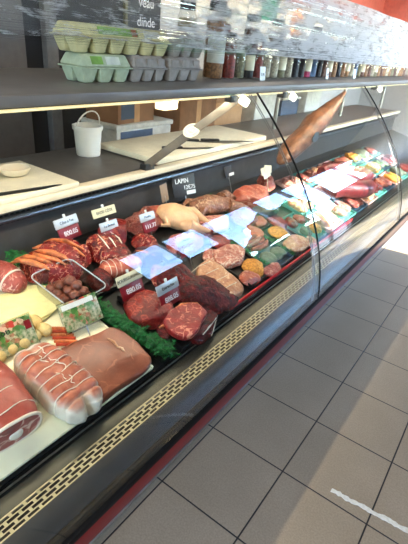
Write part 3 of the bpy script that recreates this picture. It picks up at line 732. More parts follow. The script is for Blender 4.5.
# steaks
st = [(-.058, -.035), (-.052, .035), (-.022, .080), (.026, .072), (.040, .022), (.056, -.025), (.048, -.078), (.004, -.098), (-.040, -.082)]
for i in range(3):
    rz = R((8, -6, 4)[i]); sc = (1., .95, .9)[i]
    sc *= 1.14 if i < 2 else 1.2
    o = link('steak', slab_bm([(a * sc, b * sc) for a, b in st], .022, 80 + i, .004), M['steak_face'] if i == 2 else M['beef_dark']); deck(o, -.094 + (.010, .006, -.006)[i], .204 + (.065, .035, -.006)[i], rz, HT + i * .0235)
    tag(o, ('bottom dark', 'middle dark', 'top marbled')[i] + ' sirloin steak of the stack beside the parsley', 'steak', 'sirloin steaks')
    rim = bmesh.new(); arc = [(a * sc * 1.02, b * sc * 1.02, .012) for a, b in (st[:4] if i == 2 else st[3:6])]
    tube(rim, arc, ([.003, .009, .009, .003] if i == 2 else [.002, .005, .002])[:len(arc)], 8); link('fat_rim', rim, M['fat_orange'] if i == 2 else M['fat_white'], o)
# stewing beef behind left of the steaks and the long dark skirt
o = link('stewing_beef', lump_bm(.07, .10, .055, 84, .006, 20, .8, cuts=4, crease=0.004), M['beef_dark']); deck(o, -.130, .125, R(20), HT); tag(o, 'dark beef chunk with pale fat left of the steaks', 'beef')
b = bmesh.new(); tube(b, [(-.02, -.03, .048), (0, -.005, .056), (.0, .03, .050)], [.003, .008, .003], 8); link('fat_strip', b, M['fat_orange'], o)
def sk_fn(p): return Vector((p.x, p.y + .25 * p.x * abs(p.x) * 4, p.z * (1 + .15 * math.sin(p.x * 45))))
o = link('skirt_beef', lump_bm(.34, .12, .085, 88, .012, 15, .8, sk_fn, 88, 40, cuts=4, crease=0.010), M['beef_dark']); o.scale = (1.05, 1.35, 1.1); deck(o, -.200, .368, R(9), HT); tag(o, 'long dark red skirt of beef behind the steaks', 'beef')

for nm, x, y, L, W, H, mt, rz, sd, lb in (
    ('braising_beef', -.44, .115, .09, .11, .055, 'beef_dark', 20, 401, 'dark braising beef between the tub and the tied pink roast'),
    ('beef_shank', -.335, .33, .11, .09, .06, 'beef', -30, 403, 'red beef shank piece behind the silver and red tag'),
    ('flank_steak', -.53, .44, .12, .10, .05, 'beef_marbled', 15, 405, 'marbled flank piece in front of the minced meat'),
    ('veal_shoulder', -.43, .60, .11, .20, .06, 'rose', -8, 407, 'rose veal shoulder in front of the whole chicken'),
    ('lamb_neck', -.455, .79, .09, .12, .05, 'beef', 12, 409, 'small red lamb neck right of the rose veal shoulder')):
    o = link(nm, lump_bm(L, W, H, sd, .006, 16, .75, None, 48, 30, cuts=4, crease=.006), M[mt]); deck(o, x, y, R(rz), HT)
    tag(o, lb, 'meat')
# chicken
o = empty('whole_chicken', (0, 0, 0), 'pale whole chicken lying beside the brown card', 'chicken'); o.scale = (1.1, 1.1, 1.1); deck(o, -.575, .715, R(35), HT)
def ch_fn(p): return Vector((p.x, p.y * (1 + 1.6 * (p.x + .1)), p.z))
link('body', lump_bm(.20, .125, .095, 90, .003, 10, 1., ch_fn), M['pale_skin'], o)
for s in (-1, 1):
    b = bmesh.new(); tube(b, [(.02, s * .055, .045), (.06, s * .062, .050), (.115, s * .045, .040), (.15, s * .030, .035)], [.020, .030, .016, .008], 12); link('leg', b, M['pale_skin'], o)
    b = bmesh.new(); tube(b, [(-.05, s * .050, .050), (-.03, s * .078, .035), (-.065, s * .080, .025)], [.014, .012, .007], 10); link('wing', b, M['pale_skin'], o)
b = bmesh.new(); tube(b, [(-.09, 0, .05), (-.12, .008, .04), (-.135, .02, .025)], [.022, .014, .010], 10); link('neck', b, M['pink'], o)
o = link('minced_beef', lump_bm(.13, .24, .055, 93, .012, 24, .8, cuts=3, crease=0.008), M['mince']); o.scale = (1.15, 1.2, 1.1); deck(o, -.640, .58, R(15), HT); tag(o, 'heap of coarse minced meat behind the chicken', 'mince')
# rabbit and pink pork
o = empty('rabbit', (0, 0, 0), 'skinned brown rabbit lying below the LAPIN tag', 'rabbit'); deck(o, -.615, 1.02, R(75), .002)
link('body', lump_bm(.25, .10, .065, 96, .006, 14, .95), M['rabbit'], o); o.scale = (1.25, 1.25, 1.2); o.location.x += .05
for s in (-1, 1):
    b = bmesh.new(); tube(b, [(.06, s * .03, .035), (.11, s * .055, .035), (.16, s * .04, .022)], [.030, .024, .010], 12); link('leg', b, M['rabbit'], o)
    b = bmesh.new(); tube(b, [(-.08, s * .03, .03), (-.11, s * .05, .025), (-.14, s * .035, .016)], [.018, .014, .008], 12); link('leg', b, M['rabbit'], o)
garnish((-.66, 1.12), (-.50, 1.10), 'small green garnish strip between rabbit and pink pork', n=120, seed=5, hh=.03)
o = link('pork_shoulder', lump_bm(.15, .30, .08, 99, .008, 9, .7, cuts=5, crease=0.005), M['pink']); o.scale = (1.25, 1.15, 1.15); deck(o, -.52, 1.36, R(-4), .002); tag(o, 'big salmon pink pork shoulder at the rear of the counter', 'pork')
o = link('pork_shoulder', lump_bm(.13, .16, .07, 101, .006, 9, .7, cuts=5, crease=0.005), M['pink']); deck(o, -.60, 1.67, R(12), .002); tag(o, 'smaller pink pork piece right of the big pork shoulder', 'pork')
# pork belly with strings
o = link('pork_belly', lump_bm(.25, .16, .045, 103, .004, 10, .55, cuts=2, crease=0.003), M['pork']); deck(o, -.205, .535, R(-6), .002); tag(o, 'beige stringed pork belly beside the dark skirt of beef', 'pork')
for i in range(4):
    s = bmesh.new(); x = -.08 + .052 * i; tube(s, [(x, -.078, .012), (x + .004, -.04, .0435), (x + .002, .04, .0435), (x, .078, .012)], .0015, 6); link('string', s, M['string'], o)

# ------------------------------------------------------------------ trays of packed goods further along
b = bmesh.new(); box(b, (0, 0, .012), (.006, 1.42, .024), .002); o = link('tray_rail', b, M['red_trim']); deck(o, -.062, 1.17, 0, .001); tag(o, 'bright red plastic rail in front of the packed meats', 'rail')
def foam_tray(x, y, w, l, label, mat='tray_foam', grp='food trays'):
    b = bmesh.new(); box(b, (0, 0, .002), (w, l, .004), .001)
    if mat == 'tray_foam': mat = 'paper_pink'
    for s in (-1, 1):
        box(b, (0, s * (l / 2 - .003), .010), (w, .006, .018), .002); box(b, (s * (w / 2 - .003), 0, .010), (.006, l - .014, .018), .002)
    o = link('food_tray', b, M[mat]); deck(o, x, y, 0, .002); return tag(o, label, 'tray', grp)
def piece(name, x, y, L, W, H, mat, label, cat, rz=0, seed=0, amp=.004, ns=16, e=.85, h=.007, grp=None):
    if y < 1.6: L *= 1.2; W *= 1.2
    o = link(name, lump_bm(L, W, H, seed, amp * 1.3, ns, e, None, 48, 30, cuts=2, crease=.003), M[mat]); deck(o, x, y, rz, h); return tag(o, label, cat, grp)
foam_tray(-.20, .745, .24, .20, 'black tray with the bagged meat and breaded cutlet', 'black_tray')
piece('bagged_meat', -.258, .735, .12, .19, .045, 'strata', 'pale bagged meat beside the breaded cutlet', 'meat bag', seed=110)
piece('breaded_cutlet', -.155, .775, .085, .11, .028, 'orange_crumb', 'orange breaded cutlet beside the pale bagged meat', 'cutlet', R(20), 111)
piece('pork_chop', -.125, .69, .08, .09, .026, 'pink', 'pale pink pork chop in front of the breaded cutlet', 'chop', R(5), 112, h=.007)
foam_tray(-.20, .965, .24, .20, 'navy edged tray with dark patties and red sausages', 'navy_label')
piece('dark_patty', -.155, .915, .075, .085, .028, 'sage', 'grey green peppered patty nearest the breaded cutlet', 'patty', seed=113)
piece('dark_patty', -.145, 1.010, .075, .08, .028, 'sage', 'grey green peppered patty nearest the yellow cutlet', 'patty', seed=114)
for i in range(4):
    s = bmesh.new(); tube(s, [(-.03, -.075, .016), (-.01, -.03, .020), (.0, .03, .020), (-.015, .075, .016)], [.009, .014, .014, .009], 10)
    o = link('red_sausage', s, M['rose' if i % 2 else 'beef_bright']); deck(o, -.285 + .024 * i, .965, R(5), .007)
    tag(o, '%s raw sausage in the navy edged tray, %s' % (('bright red', 'rose', 'bright red', 'rose')[i], ('rearmost', 'second from rear', 'second from front', 'foremost')[i]), 'sausage', 'raw sausages in the navy tray')
garnish((-.33, .855), (-.09, .860), 'thin green garnish strip between the black and navy trays', w=.025, n=110, seed=7, hh=.022)
garnish((-.33, 1.075), (-.09, 1.080), 'thin green garnish strip right of the navy tray', w=.025, n=110, seed=8, hh=.022)
foam_tray(-.20, 1.19, .24, .20, 'black tray with a golden cutlet and fillet near glass joint', 'black_tray')
piece('golden_cutlet', -.245, 1.19, .09, .12, .03, 'orange_crumb', 'golden crumbed cutlet in the tray near the glass joint', 'cutlet', seed=117)
piece('poultry_fillet', -.14, 1.19, .10, .17, .035, 'pork', 'long beige poultry fillet in front of the golden cutlet', 'fillet', seed=118)
foam_tray(-.20, 1.41, .24, .20, 'teal tray with marinated kebab meat beside the joint', 'teal')
for i, (dx, dy, mt, nm) in enumerate(((-.06, -.04, 'beef_bright', 'red'), (-.05, .05, 'rose', 'rose'), (.04, -.045, 'sage', 'herbed'), (.045, .05, 'orange_crumb', 'orange'))):
    piece('kebab', -.20 + dx, 1.41 + dy, .07, .07, .04, mt, '%s marinated kebab portion in the teal tray' % nm, 'kebab', seed=120 + i, grp='kebab portions')
piece('packed_roast', -.47, .89, .11, .20, .05, 'strata', 'wrapped pale roast between the chicken and navy tray', 'roast', R(-6), 130)
piece('red_roast', -.43, 1.12, .12, .18, .055, 'beef_bright', 'red roast in front of the rabbit', 'roast', R(4), 131)
piece('herbed_roast', -.43, 1.35, .12, .16, .05, 'sage', 'dark herbed roast in front of the pork shoulder', 'roast', R(-8), 132)
for nm, x, y, L, W, H, mt, rz, sd, lb in (
    ('bacon_piece', -.315, .665, .08, .10, .03, 'strata', 30, 421, 'pale bacon piece tucked behind the bagged meat'),
    ('pork_strip', -.095, .855, .06, .12, .022, 'rose', 5, 423, 'rose pork strip just behind the bright red rail'),
    ('veal_piece', -.32, 1.045, .09, .09, .035, 'pink', 10, 425, 'pink veal piece behind the right green patty'),
    ('beef_slice', -.30, 1.29, .10, .10, .03, 'beef_bright', -20, 427, 'bright red beef slice between golden cutlet and kebabs'),
    ('bacon_piece', -.10, 1.30, .07, .10, .025, 'strata', 12, 429, 'streaky bacon piece between poultry fillet and kebabs'),
    ('sausage_coil', -.36, .80, .08, .12, .03, 'beef_bright', 0, 431, 'small red sausage coil behind the bagged meat'),
    ('pate_slice', -.36, 1.17, .07, .12, .035, 'terrine', 0, 433, 'brick red pate slice in front of the red roast')):
    piece(nm, x, y, L, W, H, mt, lb, 'meat', R(rz), sd)
# beyond the joint
pm = [('pork', 'beige', 'poultry fillet'), ('rose', 'rose', 'veal cutlet'), ('strata', 'pale mixed', 'bacon slab'), ('beef_bright', 'bright red', 'diced beef'), ('sage', 'herb green', 'herbed roast'), ('orange_crumb', 'orange', 'breaded roll'), ('pink', 'pink', 'pork loin'), ('beef_dark', 'dark red', 'beef joint')]
rnd = random.Random(11); q = 0
near = ['just past the first glass joint', 'second row past the joint', 'third row past the joint', 'fourth row past the joint', 'fifth row past the joint', 'sixth row past the joint', 'by the second glass joint', 'beyond the second glass joint', 'at the far end of the counter']
for r_ in range(9):
    y = 1.66 + r_ * .245
    for c_, x in enumerate((-.16, -.335, -.52)):
        if r_ == 0 and c_ == 2: continue
        k = (q * 5 + c_ * 3) % 8; q += 1; mt, cl, nm = pm[k]
        place = ('front', 'middle', 'rear')[c_]
        t_ = foam_tray(x, y, .165, .225, '%s tray of the %s, %s' % (('pinkish', 'teal', 'navy')[(r_ + c_) % 3], place + ' line', near[r_]), ('tray_foam', 'teal', 'navy_label')[(r_ + c_) % 3])
        for j in range(2):
            piece(nm.replace(' ', '_'), x + rnd.uniform(-.008, .008), y - .050 + j * .100, .13, .085, rnd.uniform(.035, .055), mt, '%s %s, %s half of %s tray, %s' % (cl, nm, ('left', 'right')[j], ('front', 'middle', 'rear')[c_], near[r_]), 'meat', rnd.uniform(-.2, .2), 140 + q * 2 + j)
# dried ham and salamis beyond the joint
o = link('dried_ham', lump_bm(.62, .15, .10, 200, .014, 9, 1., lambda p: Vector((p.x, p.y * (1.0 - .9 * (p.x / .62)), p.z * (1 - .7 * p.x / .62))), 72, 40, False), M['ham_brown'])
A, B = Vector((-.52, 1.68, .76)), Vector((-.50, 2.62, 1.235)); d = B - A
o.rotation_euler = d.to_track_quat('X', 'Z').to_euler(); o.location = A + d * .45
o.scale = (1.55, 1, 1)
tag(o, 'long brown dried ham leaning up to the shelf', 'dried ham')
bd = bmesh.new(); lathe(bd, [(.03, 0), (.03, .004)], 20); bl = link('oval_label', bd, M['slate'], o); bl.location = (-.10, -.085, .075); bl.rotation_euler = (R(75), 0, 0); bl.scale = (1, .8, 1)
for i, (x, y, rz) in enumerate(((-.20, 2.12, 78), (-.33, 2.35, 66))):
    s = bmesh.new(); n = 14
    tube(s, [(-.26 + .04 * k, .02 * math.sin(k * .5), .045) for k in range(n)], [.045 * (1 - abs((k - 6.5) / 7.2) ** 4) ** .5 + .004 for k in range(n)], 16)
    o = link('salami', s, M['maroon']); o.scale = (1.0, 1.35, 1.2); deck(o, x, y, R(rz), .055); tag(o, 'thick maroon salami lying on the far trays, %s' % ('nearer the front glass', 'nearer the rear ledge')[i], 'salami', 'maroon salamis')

# ------------------------------------------------------------------ rear worktop things
def board(x0, x1, y0, y1, label, t=.022, z=.9055):
    o = bx('cutting_board', ((x1 - x0) / 2, 0, t / 2), (x1 - x0, y1 - y0, t), M['cutting_board'], bev=.006); o.location = (x0, (y0 + y1) / 2, z); return tag(o, label, 'cutting board', 'white cutting boards')
board(-1.08, -.690, -.45, .245, 'white cutting board with ladle and knife at the left')
board(-1.13, -.725, .74, 1.83, 'pale cutting board right of the grey worktop', t=.030)
o = empty('ladle', (-.89, .10, .9285), 'cream wooden ladle lying on the left cutting board', 'ladle')
b = bmesh.new(); lathe(b, [(.018, 0), (.040, .008), (.052, .026), (.055, .034), (.051, .034), (.047, .025), (.034, .010)], 28, closed_bot=True, closed_top=True)
for v in b.verts: v.co.y *= 1.15
link('bowl', b, M['ledge_cream'], o)
b = bmesh.new(); tube(b, [(-.01, -.05, .030), (-.03, -.12, .045), (-.06, -.22, .05), (-.09, -.32, .04)], [.012, .009, .008, .010], 10); link('handle', b, M['ledge_cream'], o)
def knife(x, y, z, rz, L, label, bl='knife_steel', handle_at=-1):
    o = empty('kitchen_knife', (x, y, z), label, 'knife', 'knives on the boards', (0, 0, rz))
    b = bmesh.new(); pr = [(0, -.017), (L * .75, -.014), (L, .004), (L * .9, .010), (0, .014)]
    t0 = [b.verts.new((a, c, 0)) for a, c in pr]; t1 = [b.verts.new((a, c, .002)) for a, c in pr]
    b.faces.new(t0[::-1]); b.faces.new(t1)
    for k in range(5): b.faces.new((t0[k], t0[(k + 1) % 5], t1[(k + 1) % 5], t1[k]))
    link('blade', b, M[bl], o, False)
    bx('handle', (-.055, 0, .006), (.115, .024, .014), M['black_handle'], o, bev=.005)
knife(-.745, -.14, .9290, R(80), .31, 'dark knife lying along the front of the left board', 'black_handle')
knife(-.80, 1.02, .9370, R(62), .20, 'short black handled knife left on the right board')
knife(-.86, 1.25, .9370, R(48), .26, 'long thin knife on the right board near the badge')
knife(-.80, 1.37, .9370, R(56), .24, 'long thin knife furthest right on the right board')
# bucket
o = empty('bucket', (-1.08, .625, .8995), 'small white plastic bucket with raised handle on the worktop', 'bucket'); o.scale = (.95, .95, .95)
b = bmesh.new(); lathe(b, [(.058, 0), (.061, .003), (.070, .130), (.076, .131), (.077, .150), (.072, .152), (.068, .148), (.058, .006)], 36, closed_top=True); link('body', b, M['white_plastic'], o)
b = bmesh.new(); tube(b, [(.03 * math.sin(PI * k / 16), -.076 * math.cos(PI * k / 16), .138 + .085 * math.sin(PI * k / 16)) for k in range(17)], .0035, 8); link('handle', b, M['white_plastic'], o)
# cardboard boxes and crate
def carton(x, y, z, s, mat, rz, label, printm=None):
    o = empty('cardboard_box', (x, y, z), label, 'box', None, (0, 0, rz))
    bx('body', (0, 0, s[2] / 2), s, M[mat], o, bev=.004)
    bx('tape', (s[0] / 2 + .0008, 0, s[2] / 2), (.0012, .05, s[2] * .98), M['cardboard_pale'], o, bev=0)
    if printm: bx('printed_panel', (s[0] / 2 + .0014, -s[1] * .25, s[2] * .45), (.0012, s[1] * .35, s[2] * .6), M[printm], o, bev=0)
o = empty('crate', (-1.44, 1.27, .0), 'white plastic crate behind the pale cutting board', 'crate')
bx('body', (0, 0, .47), (.30, .50, .94), M['crate'], o, bev=.01)
bx('blue_cover', (.153, -.08, .94 - .07), (.004, .28, .12), M['blue_grey'], o, bev=.001)
bx('rim', (0, 0, .955), (.32, .52, .03), M['crate'], o, bev=.008)
carton(-1.44, 1.20, .971, (.26, .34, .17), 'cardboard', R(4), 'brown cardboard box with a blue panel, on the crate', 'blue_grey')
carton(-1.44, 1.83, .0, (.30, .40, 1.16), 'cardboard', R(-3), 'tall orange brown carton right of the crate', 'red_trim')
carton(-1.50, 2.32, .0, (.30, .42, 1.04), 'cardboard_pale', R(2), 'tall pale carton further along behind the counter')
for i, (y, h, mt) in enumerate(((2.85, 1.12, 'crate'), (3.35, 1.02, 'blue_grey'), (3.9, 1.15, 'crate'))):
    o = empty('storage_bin', (-1.45, y, 0), '%s storage bin behind the counter, %s' % (('white', 'blue grey', 'pale')[i], ('nearest the cartons', 'in the middle', 'furthest away')[i]), 'bin'); bx('body', (0, 0, h / 2), (.3, .38, h), M[mt], o, bev=.01); bx('lid', (0, 0, h + .01), (.32, .40, .02), M['crate'], o, bev=.006)

# ------------------------------------------------------------------ things on the top shelf
ZS = 1.3055
def egg_carton(x0, y0, cups, mat, label, z=ZS, depth=.105, cw=.068, lid=True, labelm=None, rz=0., lidh=.036):
    """pulp carton: tapered cups below, stepped lid above, front towards +x"""
    o = empty('egg_carton', (x0, y0, z), label, 'egg carton', 'egg cartons on the shelf', (0, 0, rz))
    L = cups * cw; b = bmesh.new()
    for i in range(cups):
        for j in range(2):
            cx = -depth * (.25 + .5 * j); cy = (i + .5) * cw
            lo = [b.verts.new((cx + a * depth * .15, cy + c * cw * .27, 0)) for a, c in ((-1, -1), (1, -1), (1, 1), (-1, 1))]
            hi = [b.verts.new((cx + a * depth * .245, cy + c * cw * .46, .042)) for a, c in ((-1, -1), (1, -1), (1, 1), (-1, 1))]
            b.faces.new(lo[::-1]); b.faces.new(hi)
            for k in range(4): b.faces.new((lo[k], lo[(k + 1) % 4], hi[(k + 1) % 4], hi[k]))
    bmesh.ops.bevel(b, geom=b.edges[:], offset=.005, segments=2, profile=.5, affect='EDGES')
    link('cups', b, M[mat], o)
    b = bmesh.new(); box(b, (-depth / 2, L / 2, .044), (depth + .012, L + .008, .005), .002); link('flange', b, M[mat], o)
    b = bmesh.new(); lo = [b.verts.new(p) for p in ((.004, -.002, .047), (.004, L + .002, .047), (-depth - .004, L + .002, .047), (-depth - .004, -.002, .047))]
    hz = .047 + lidh; ins = .013
    hi = [b.verts.new(p) for p in ((-ins, ins, hz), (-ins, L - ins, hz), (-depth + ins, L - ins, hz), (-depth + ins, ins, hz))]
    b.faces.new(lo[::-1]); b.faces.new(hi)
    for k in range(4): b.faces.new((lo[k], lo[(k + 1) % 4], hi[(k + 1) % 4], hi[k]))
    bmesh.ops.bevel(b, geom=b.edges[:], offset=.007, segments=3, profile=.5, affect='EDGES')
    if labelm is None:
        for i in range(cups): box(b, (-.004, (i + .5) * cw, .047 + lidh * .5), (.012, cw * .62, lidh * .7), .004)
        for i in range(cups): box(b, (-depth / 2, (i + .5) * cw, hz - .001), (depth * .7, cw * .62, .006), .003)
    l_ = link('lid', b, M[mat], o)
    if labelm:
        a = math.atan2(.017, lidh)
        for mt, y_, w_ in labelm:
            b = bmesh.new(); box(b, (-.0015 - .002, L * y_, .047 + lidh * .52), (.0016, L * w_, lidh * .66), 0, Matrix.Rotation(-a, 3, 'Y')); link('paper_label', b, M[mt], l_)
    return o
egg_carton(-.500, .118, 3, 'egg_green', 'pale green six egg carton under the yellow one', cw=.070, labelm=[('label_pale', .62, .28), ('label_green', .30, .22)])
egg_carton(-.500, .338, 3, 'egg_grey', 'grey egg carton right beside the green carton', cw=.058)
egg_carton(-.500, .530, 3, 'egg_grey', 'grey egg carton standing furthest right, near the jars', cw=.066)
egg_carton(-.505, .098, 6, 'egg_yellow', 'long pale yellow egg carton with a green label, on top', z=ZS + .0845, cw=.072, labelm=[('label_green', .42, .40), ('label_red', .58, .06), ('label_pale', .78, .18)], lidh=.034)
egg_carton(-.505, .548, 3, 'egg_grey', 'grey egg carton stacked behind the film near the jars', z=ZS + .0845, cw=.067)
# jars
def jar(x, y, r, h, content, label, lidc='jar_lid', paper=None, z=ZS):
    o = empty('jar', (x, y, z), label, 'jar', 'jars and bottles on the shelf')
    b = bmesh.new(); lathe(b, [(r * .9, 0), (r, .006), (r, h * .80), (r * .78, h * .88), (r * .78, h * .90)], 20); link('glass_body', b, M['jar_glass'], o)
    b = bmesh.new(); lathe(b, [(r * .86, .004), (r * .94, .010), (r * .94, h * .74), (r * .8, h * .78)], 18); link('contents', b, M[content], o)
    b = bmesh.new(); lathe(b, [(r * .80, h * .885), (r * .82, h), (r * .7, h + .002)], 20); link('lid', b, M[lidc], o)
    if paper:
        b = bmesh.new(); seg = 12
        lo = [b.verts.new((r * 1.01 * math.cos(a), r * 1.01 * math.sin(a), h * .22)) for a in [R(-75 + 150 * k / seg) - .4 for k in range(seg + 1)]]
        hi = [b.verts.new((v.co.x, v.co.y, h * .62)) for v in lo]
        for k in range(seg): b.faces.new((lo[k], lo[k + 1], hi[k + 1], hi[k]))
        link('paper_label', b, M[paper], o)
    return o
P('spice_amber', (142, 100, 62), .6, var=.3, scale=90); P('spice_brown', (96, 60, 44), .6, var=.4, scale=120); P('spice_pale', (170, 156, 130), .6, var=.3, scale=120)
P('spice_red', (120, 44, 34), .6, var=.4, scale=90); P('spice_black', (26, 24, 28), .5, var=.3, scale=90); P('spice_pink', (170, 50, 82), .5, var=.2); P('spice_blue', (84, 110, 142), .5, var=.2); P('spice_olive', (112, 104, 74), .6, var=.35, scale=110)
jar(-.585, .935, .046, .30, 'spice_amber', 'tall wide bottle of amber mustard at the left of the jars', 'jar_lid', 'label_pale')
seq = ['red', 'olive', 'black', 'red', 'pale', 'pale', 'olive', 'pale', 'black', 'black', 'pink', 'blue', 'black', 'brown', 'brown', 'amber', 'black', 'amber', 'amber', 'pale', 'blue', 'olive', 'brown', 'amber', 'brown', 'pale', 'olive', 'amber']
one = ['first', 'second', 'third', 'fourth', 'fifth', 'sixth', 'seventh', 'eighth', 'ninth']
ordn = one + ['tenth', 'eleventh', 'twelfth', 'thirteenth', 'fourteenth', 'fifteenth', 'sixteenth', 'seventeenth', 'eighteenth', 'nineteenth', 'twentieth'] + ['twenty-' + k for k in one] + ['thirtieth'] + ['thirty-' + k for k in one] + ['fortieth']
seq = seq + ['brown', 'amber', 'pale', 'amber', 'olive', 'brown', 'pale', 'amber', 'amber', 'brown']
y = 1.055
for i, c in enumerate(seq):
    jar(-.585, y, .036, .17 if i % 3 else .19, 'spice_' + c, '%s jar, %s to the right of the tall amber bottle' % (c, ordn[i]), ('jar_lid', 'alu')[i % 2], 'card_cream' if i % 4 == 2 else None)
    y += .088
for i in range(10):
    o = jar(-.80, 1.0 + i * .30, .045, .30, ('spice_pale', 'spice_red', 'spice_brown', 'spice_pale', 'spice_olive')[i % 5], 'tall %s bottle in the back row behind the film, %s from the left' % (('pale', 'red', 'brown', 'pale', 'olive')[i % 5], ordn[i]), 'jar_lid', 'poster')
def shelf_card(x, y, rz, s, label):
    o = empty('shelf_card', (x, y, ZS), label, 'price tag', 'price cards on the shelf', (0, -.12, rz))
    bx('card', (0, 0, .031), (.002, .052, .062), M['card_white'], o, bev=.0008); text('lettering', s, .020, (.0014, 0, .026), M['ink'], o); text('lettering', '- -', .012, (.0014, 0, .048), M['ink'], o)
shelf_card(-.49, 1.235, 0, '5.95', 'white price card leaning on the jars, nearest the tall bottle')
shelf_card(-.49, 2.08, R(6), '4.50', 'white price card in the middle, before the pink jar')
shelf_card(-.49, 2.60, 0, '6.20', 'white price card furthest right along the jars')
# stretch film wound along the shelf front
fb = bmesh.new(); ny, nz = 260, 22; fy0, fy1 = -1.7, 5.1
rows_ = []
for i in range(ny + 1):
    y = fy0 + (fy1 - fy0) * i / ny; zb = 1.432 - .010 * (y - 0) if y > 0 else 1.432 + .012 * y
    zt = 1.722
    rows_.append([])
    for j in range(nz + 1):
        v = j / nz; z = zb + (zt - zb) * v + .004 * noise.noise(Vector((y * 2, v * 3, 0)))
        x = -.405 + .010 * noise.noise(Vector((y * 3.5, z * 22, 1))) + .004 * noise.noise(Vector((y * 9, z * 70, 3)))
        rows_[-1].append(fb.verts.new((x, y, z)))
for i in range(ny):
    for j in range(nz): fb.faces.new((rows_[i][j], rows_[i + 1][j], rows_[i + 1][j + 1], rows_[i][j + 1]))
film = empty('stretch_film', (-.405, 1.7, 1.432), 'clear streaky stretch film strung above the top shelf', 'plastic film')
o = link('film_sheet', fb, M['film'], film); o.location = (.405, -1.7, -1.432)
sb = bmesh.new(); rnd = random.Random(4)
for k in range(26):
    z0 = rnd.uniform(0, .06) ** 1.0 if k < 12 else rnd.uniform(0, .28); zz = 1.434 + z0; dz = rnd.uniform(-.03, .04) * .4
    tube(sb, [(.002 + rnd.uniform(-.006, .006), -1.7 + (y_ - 1.7) + 1.7, zz - 1.432 + dz * (y_ / 5) - (.010 * y_ if y_ > 0 else -.012 * y_) * (1 - z0 / .29)) for y_ in (-1.7, -.8, 0, .8, 1.7, 2.6, 3.4, 4.2, 5.1)], rnd.uniform(.0004, .0011), 4)
for v in sb.verts: v.co.y -= 1.7
s_ = link('film_strands', sb, M['plastic_clear'], film)
for y in (-1.72, 5.12):
    b = bmesh.new(); tube(b, [(-.405, y, ZS), (-.405, y, 1.76)], .014, 10); o = link('film_post', b, M['steel']); tag(o, 'slim steel post holding the %s end of the film' % ('near' if y < 0 else 'far'), 'post')
# chalkboard and posters on the back wall
o = empty('chalkboard', (-2.385, 2.40, 1.62), 'dark chalkboard with white lettering on the back wall', 'chalkboard')
bx('board', (0, 0, 0), (.02, .42, .70), M['slate'], o, bev=.002); bx('frame', (.004, -.225, 0), (.03, .03, .74), M['spice_olive'], o, bev=.003)
text('lettering', 'veau', .105, (.0125, .02, .07), M['ink_white'], o); text('lettering', 'dinde', .105, (.0125, .02, -.075), M['ink_white'], o)
o = empty('poster', (-2.396, 4.55, 1.95), 'pale wall poster with a green panel behind the film', 'poster'); bx('sheet', (0, 0, 0), (.006, .8, .7), M['poster'], o, bev=0); bx('green_panel', (.004, .1, -.04), (.003, .42, .34), M['poster_green'], o, bev=0)
o = empty('poster', (-2.396, 5.60, 1.72), 'pale wall poster with an orange disc behind the film', 'poster'); bx('sheet', (0, 0, 0), (.006, 1.0, .5), M['poster'], o, bev=0)
b = bmesh.new(); lathe(b, [(.19, 0), (.19, .003)], 40); d_ = link('orange_disc', b, M['poster_orange'], o); d_.rotation_euler = (0, PI / 2, 0); d_.location = (.004, -.15, .04)

# ------------------------------------------------------------------ worn white tape on the floor
b = bmesh.new(); rnd = random.Random(9)
A, B = Vector((.515, .379)), Vector((.98, .420)); n = 46
L_, R_ = [], []
for k in range(n + 1):
    p = A.lerp(B, k / n); w = .0095 * (1 + rnd.uniform(-.35, .3)); yy = .002 * math.sin(k * .7)
    L_.append(p + Vector((0, w + yy))); R_.append(p + Vector((0, -w + yy)))
def ringv(z): return [b.verts.new((p.x, p.y, z)) for p in L_] + [b.verts.new((p.x, p.y, z)) for p in R_[::-1]]
lo, hi = ringv(.0), ringv(.0016); m_ = len(lo)
for k in range(m_): b.faces.new((lo[k], lo[(k + 1) % m_], hi[(k + 1) % m_], hi[k]))
for k in range(n): b.faces.new((hi[k], hi[k + 1], hi[m_ - 2 - k], hi[m_ - 1 - k]))
o = link('floor_tape', b, M['tape_white'], None, False); o.location = (0, 0, .0005); tag(o, 'worn strip of white tape stuck across the floor tiles', 'tape')

# ------------------------------------------------------------------ light
w = bpy.data.worlds.new('sky'); SC.world = w; w.use_nodes = True; nt = w.node_tree
bgn = nt.nodes['Background']; sky = nt.nodes.new('ShaderNodeTexSky'); sky.sky_type = 'NISHITA'; sky.sun_disc = False
sky.sun_elevation = R(32); sky.sun_rotation = R(84); sky.air_density = 1.0; sky.dust_density = .5; sky.ozone_density = 4.
nt.links.new(sky.outputs['Color'], bgn.inputs['Color']); bgn.inputs['Strength'].default_value = 3.6
def light(kind, name, loc, energy, color=(1, 1, 1), **kw):
    l = bpy.data.lights.new(name, kind); l.energy = energy; l.color = color
    for k, v in kw.items(): setattr(l, k, v)
    o = bpy.data.objects.new(name, l); COL.objects.link(o); o.location = loc; return o
s = light('SUN', 'sun', (5, -2, 6), 38., (1, .93, .82), angle=R(.6))
el = R(32); hd = Vector((.985, .10)); sd = Vector((hd.x * math.cos(el), hd.y * math.cos(el), math.sin(el)))
s.rotation_euler = sd.to_track_quat('Z', 'Y').to_euler()
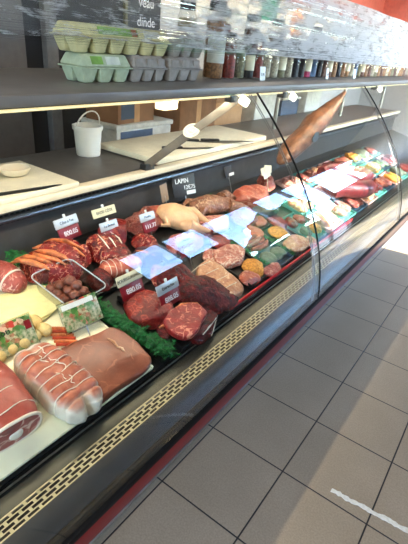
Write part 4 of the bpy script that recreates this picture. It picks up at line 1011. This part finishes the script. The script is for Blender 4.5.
for y0, y1, z0, z1 in ((1.55, 4.28, .6, 2.3), (4.32, 6.08, .02, 2.3), (6.12, 9, 1.4, 2.3)):
    p = light('AREA', 'daylight_portal', (XR + .2, (y0 + y1) / 2, (z0 + z1) / 2), 1, shape='RECTANGLE', size=z1 - z0, size_y=y1 - y0)
    p.data.cycles.is_portal = True; p.rotation_euler = (0, PI / 2, 0)
p = light('AREA', 'daylight_portal', (.8, Y0 - .2, 1.4), 1, shape='RECTANGLE', size=2.2, size_y=2.2); p.data.cycles.is_portal = True; p.rotation_euler = (PI / 2, 0, 0)
# unseen ceiling panels added as fill light: housing plus lamp
for i, (x, y) in enumerate(((1.2, -1.5), (-1.6, .3), (-1.5, 3.4), (-1.5, 6.2))):
    o = empty('fill_panel', (x, y, 2.9), 'added ceiling fill panel, number %d counted from the near wall' % (i + 1), 'ceiling light', 'added ceiling lights')
    bx('housing', (0, 0, -.02), (.3, 1.2, .04), M['white_plastic'], o, bev=.004)
    l = light('AREA', 'fill_lamp', (x, y, 2.855), (46 if x > 0 else 16 if y > 1 else 5), (1, .90, .76), shape='RECTANGLE', size=.28, size_y=1.15)
# warm tube under the shelf front
l = light('AREA', 'counter_tube', (-.40, CYm, 1.262), 44, (1, .84, .64), shape='RECTANGLE', size=.03, size_y=CL - .1); l.rotation_euler = (0, R(8), 0)

# ------------------------------------------------------------------ camera
cam = bpy.data.cameras.new('camera'); co = bpy.data.objects.new('camera', cam); COL.objects.link(co); SC.camera = co
cam.sensor_fit = 'VERTICAL'; cam.sensor_height = 24.; cam.lens = 435.710712 / 544 * 24.
cam.clip_start = .02
MR = Matrix(((0.80498343, -0.33990206, 0.48628004), (0.58670328, 0.33419305, -0.73762746), (0.08820968, 0.87907997, 0.46844152)))
co.matrix_world = Matrix.Translation((0.64926729, -0.84442863, 1.45678791)) @ MR.to_4x4()
SC.view_settings.view_transform = 'Standard'; SC.view_settings.look = 'None'; SC.view_settings.gamma = 1.; SC.view_settings.use_curve_mapping = False
SC.view_settings.exposure = .12
SC.cycles.transparent_max_bounces = 32; SC.cycles.max_bounces = 10; SC.cycles.sample_clamp_indirect = 6.; SC.cycles.use_denoising = True
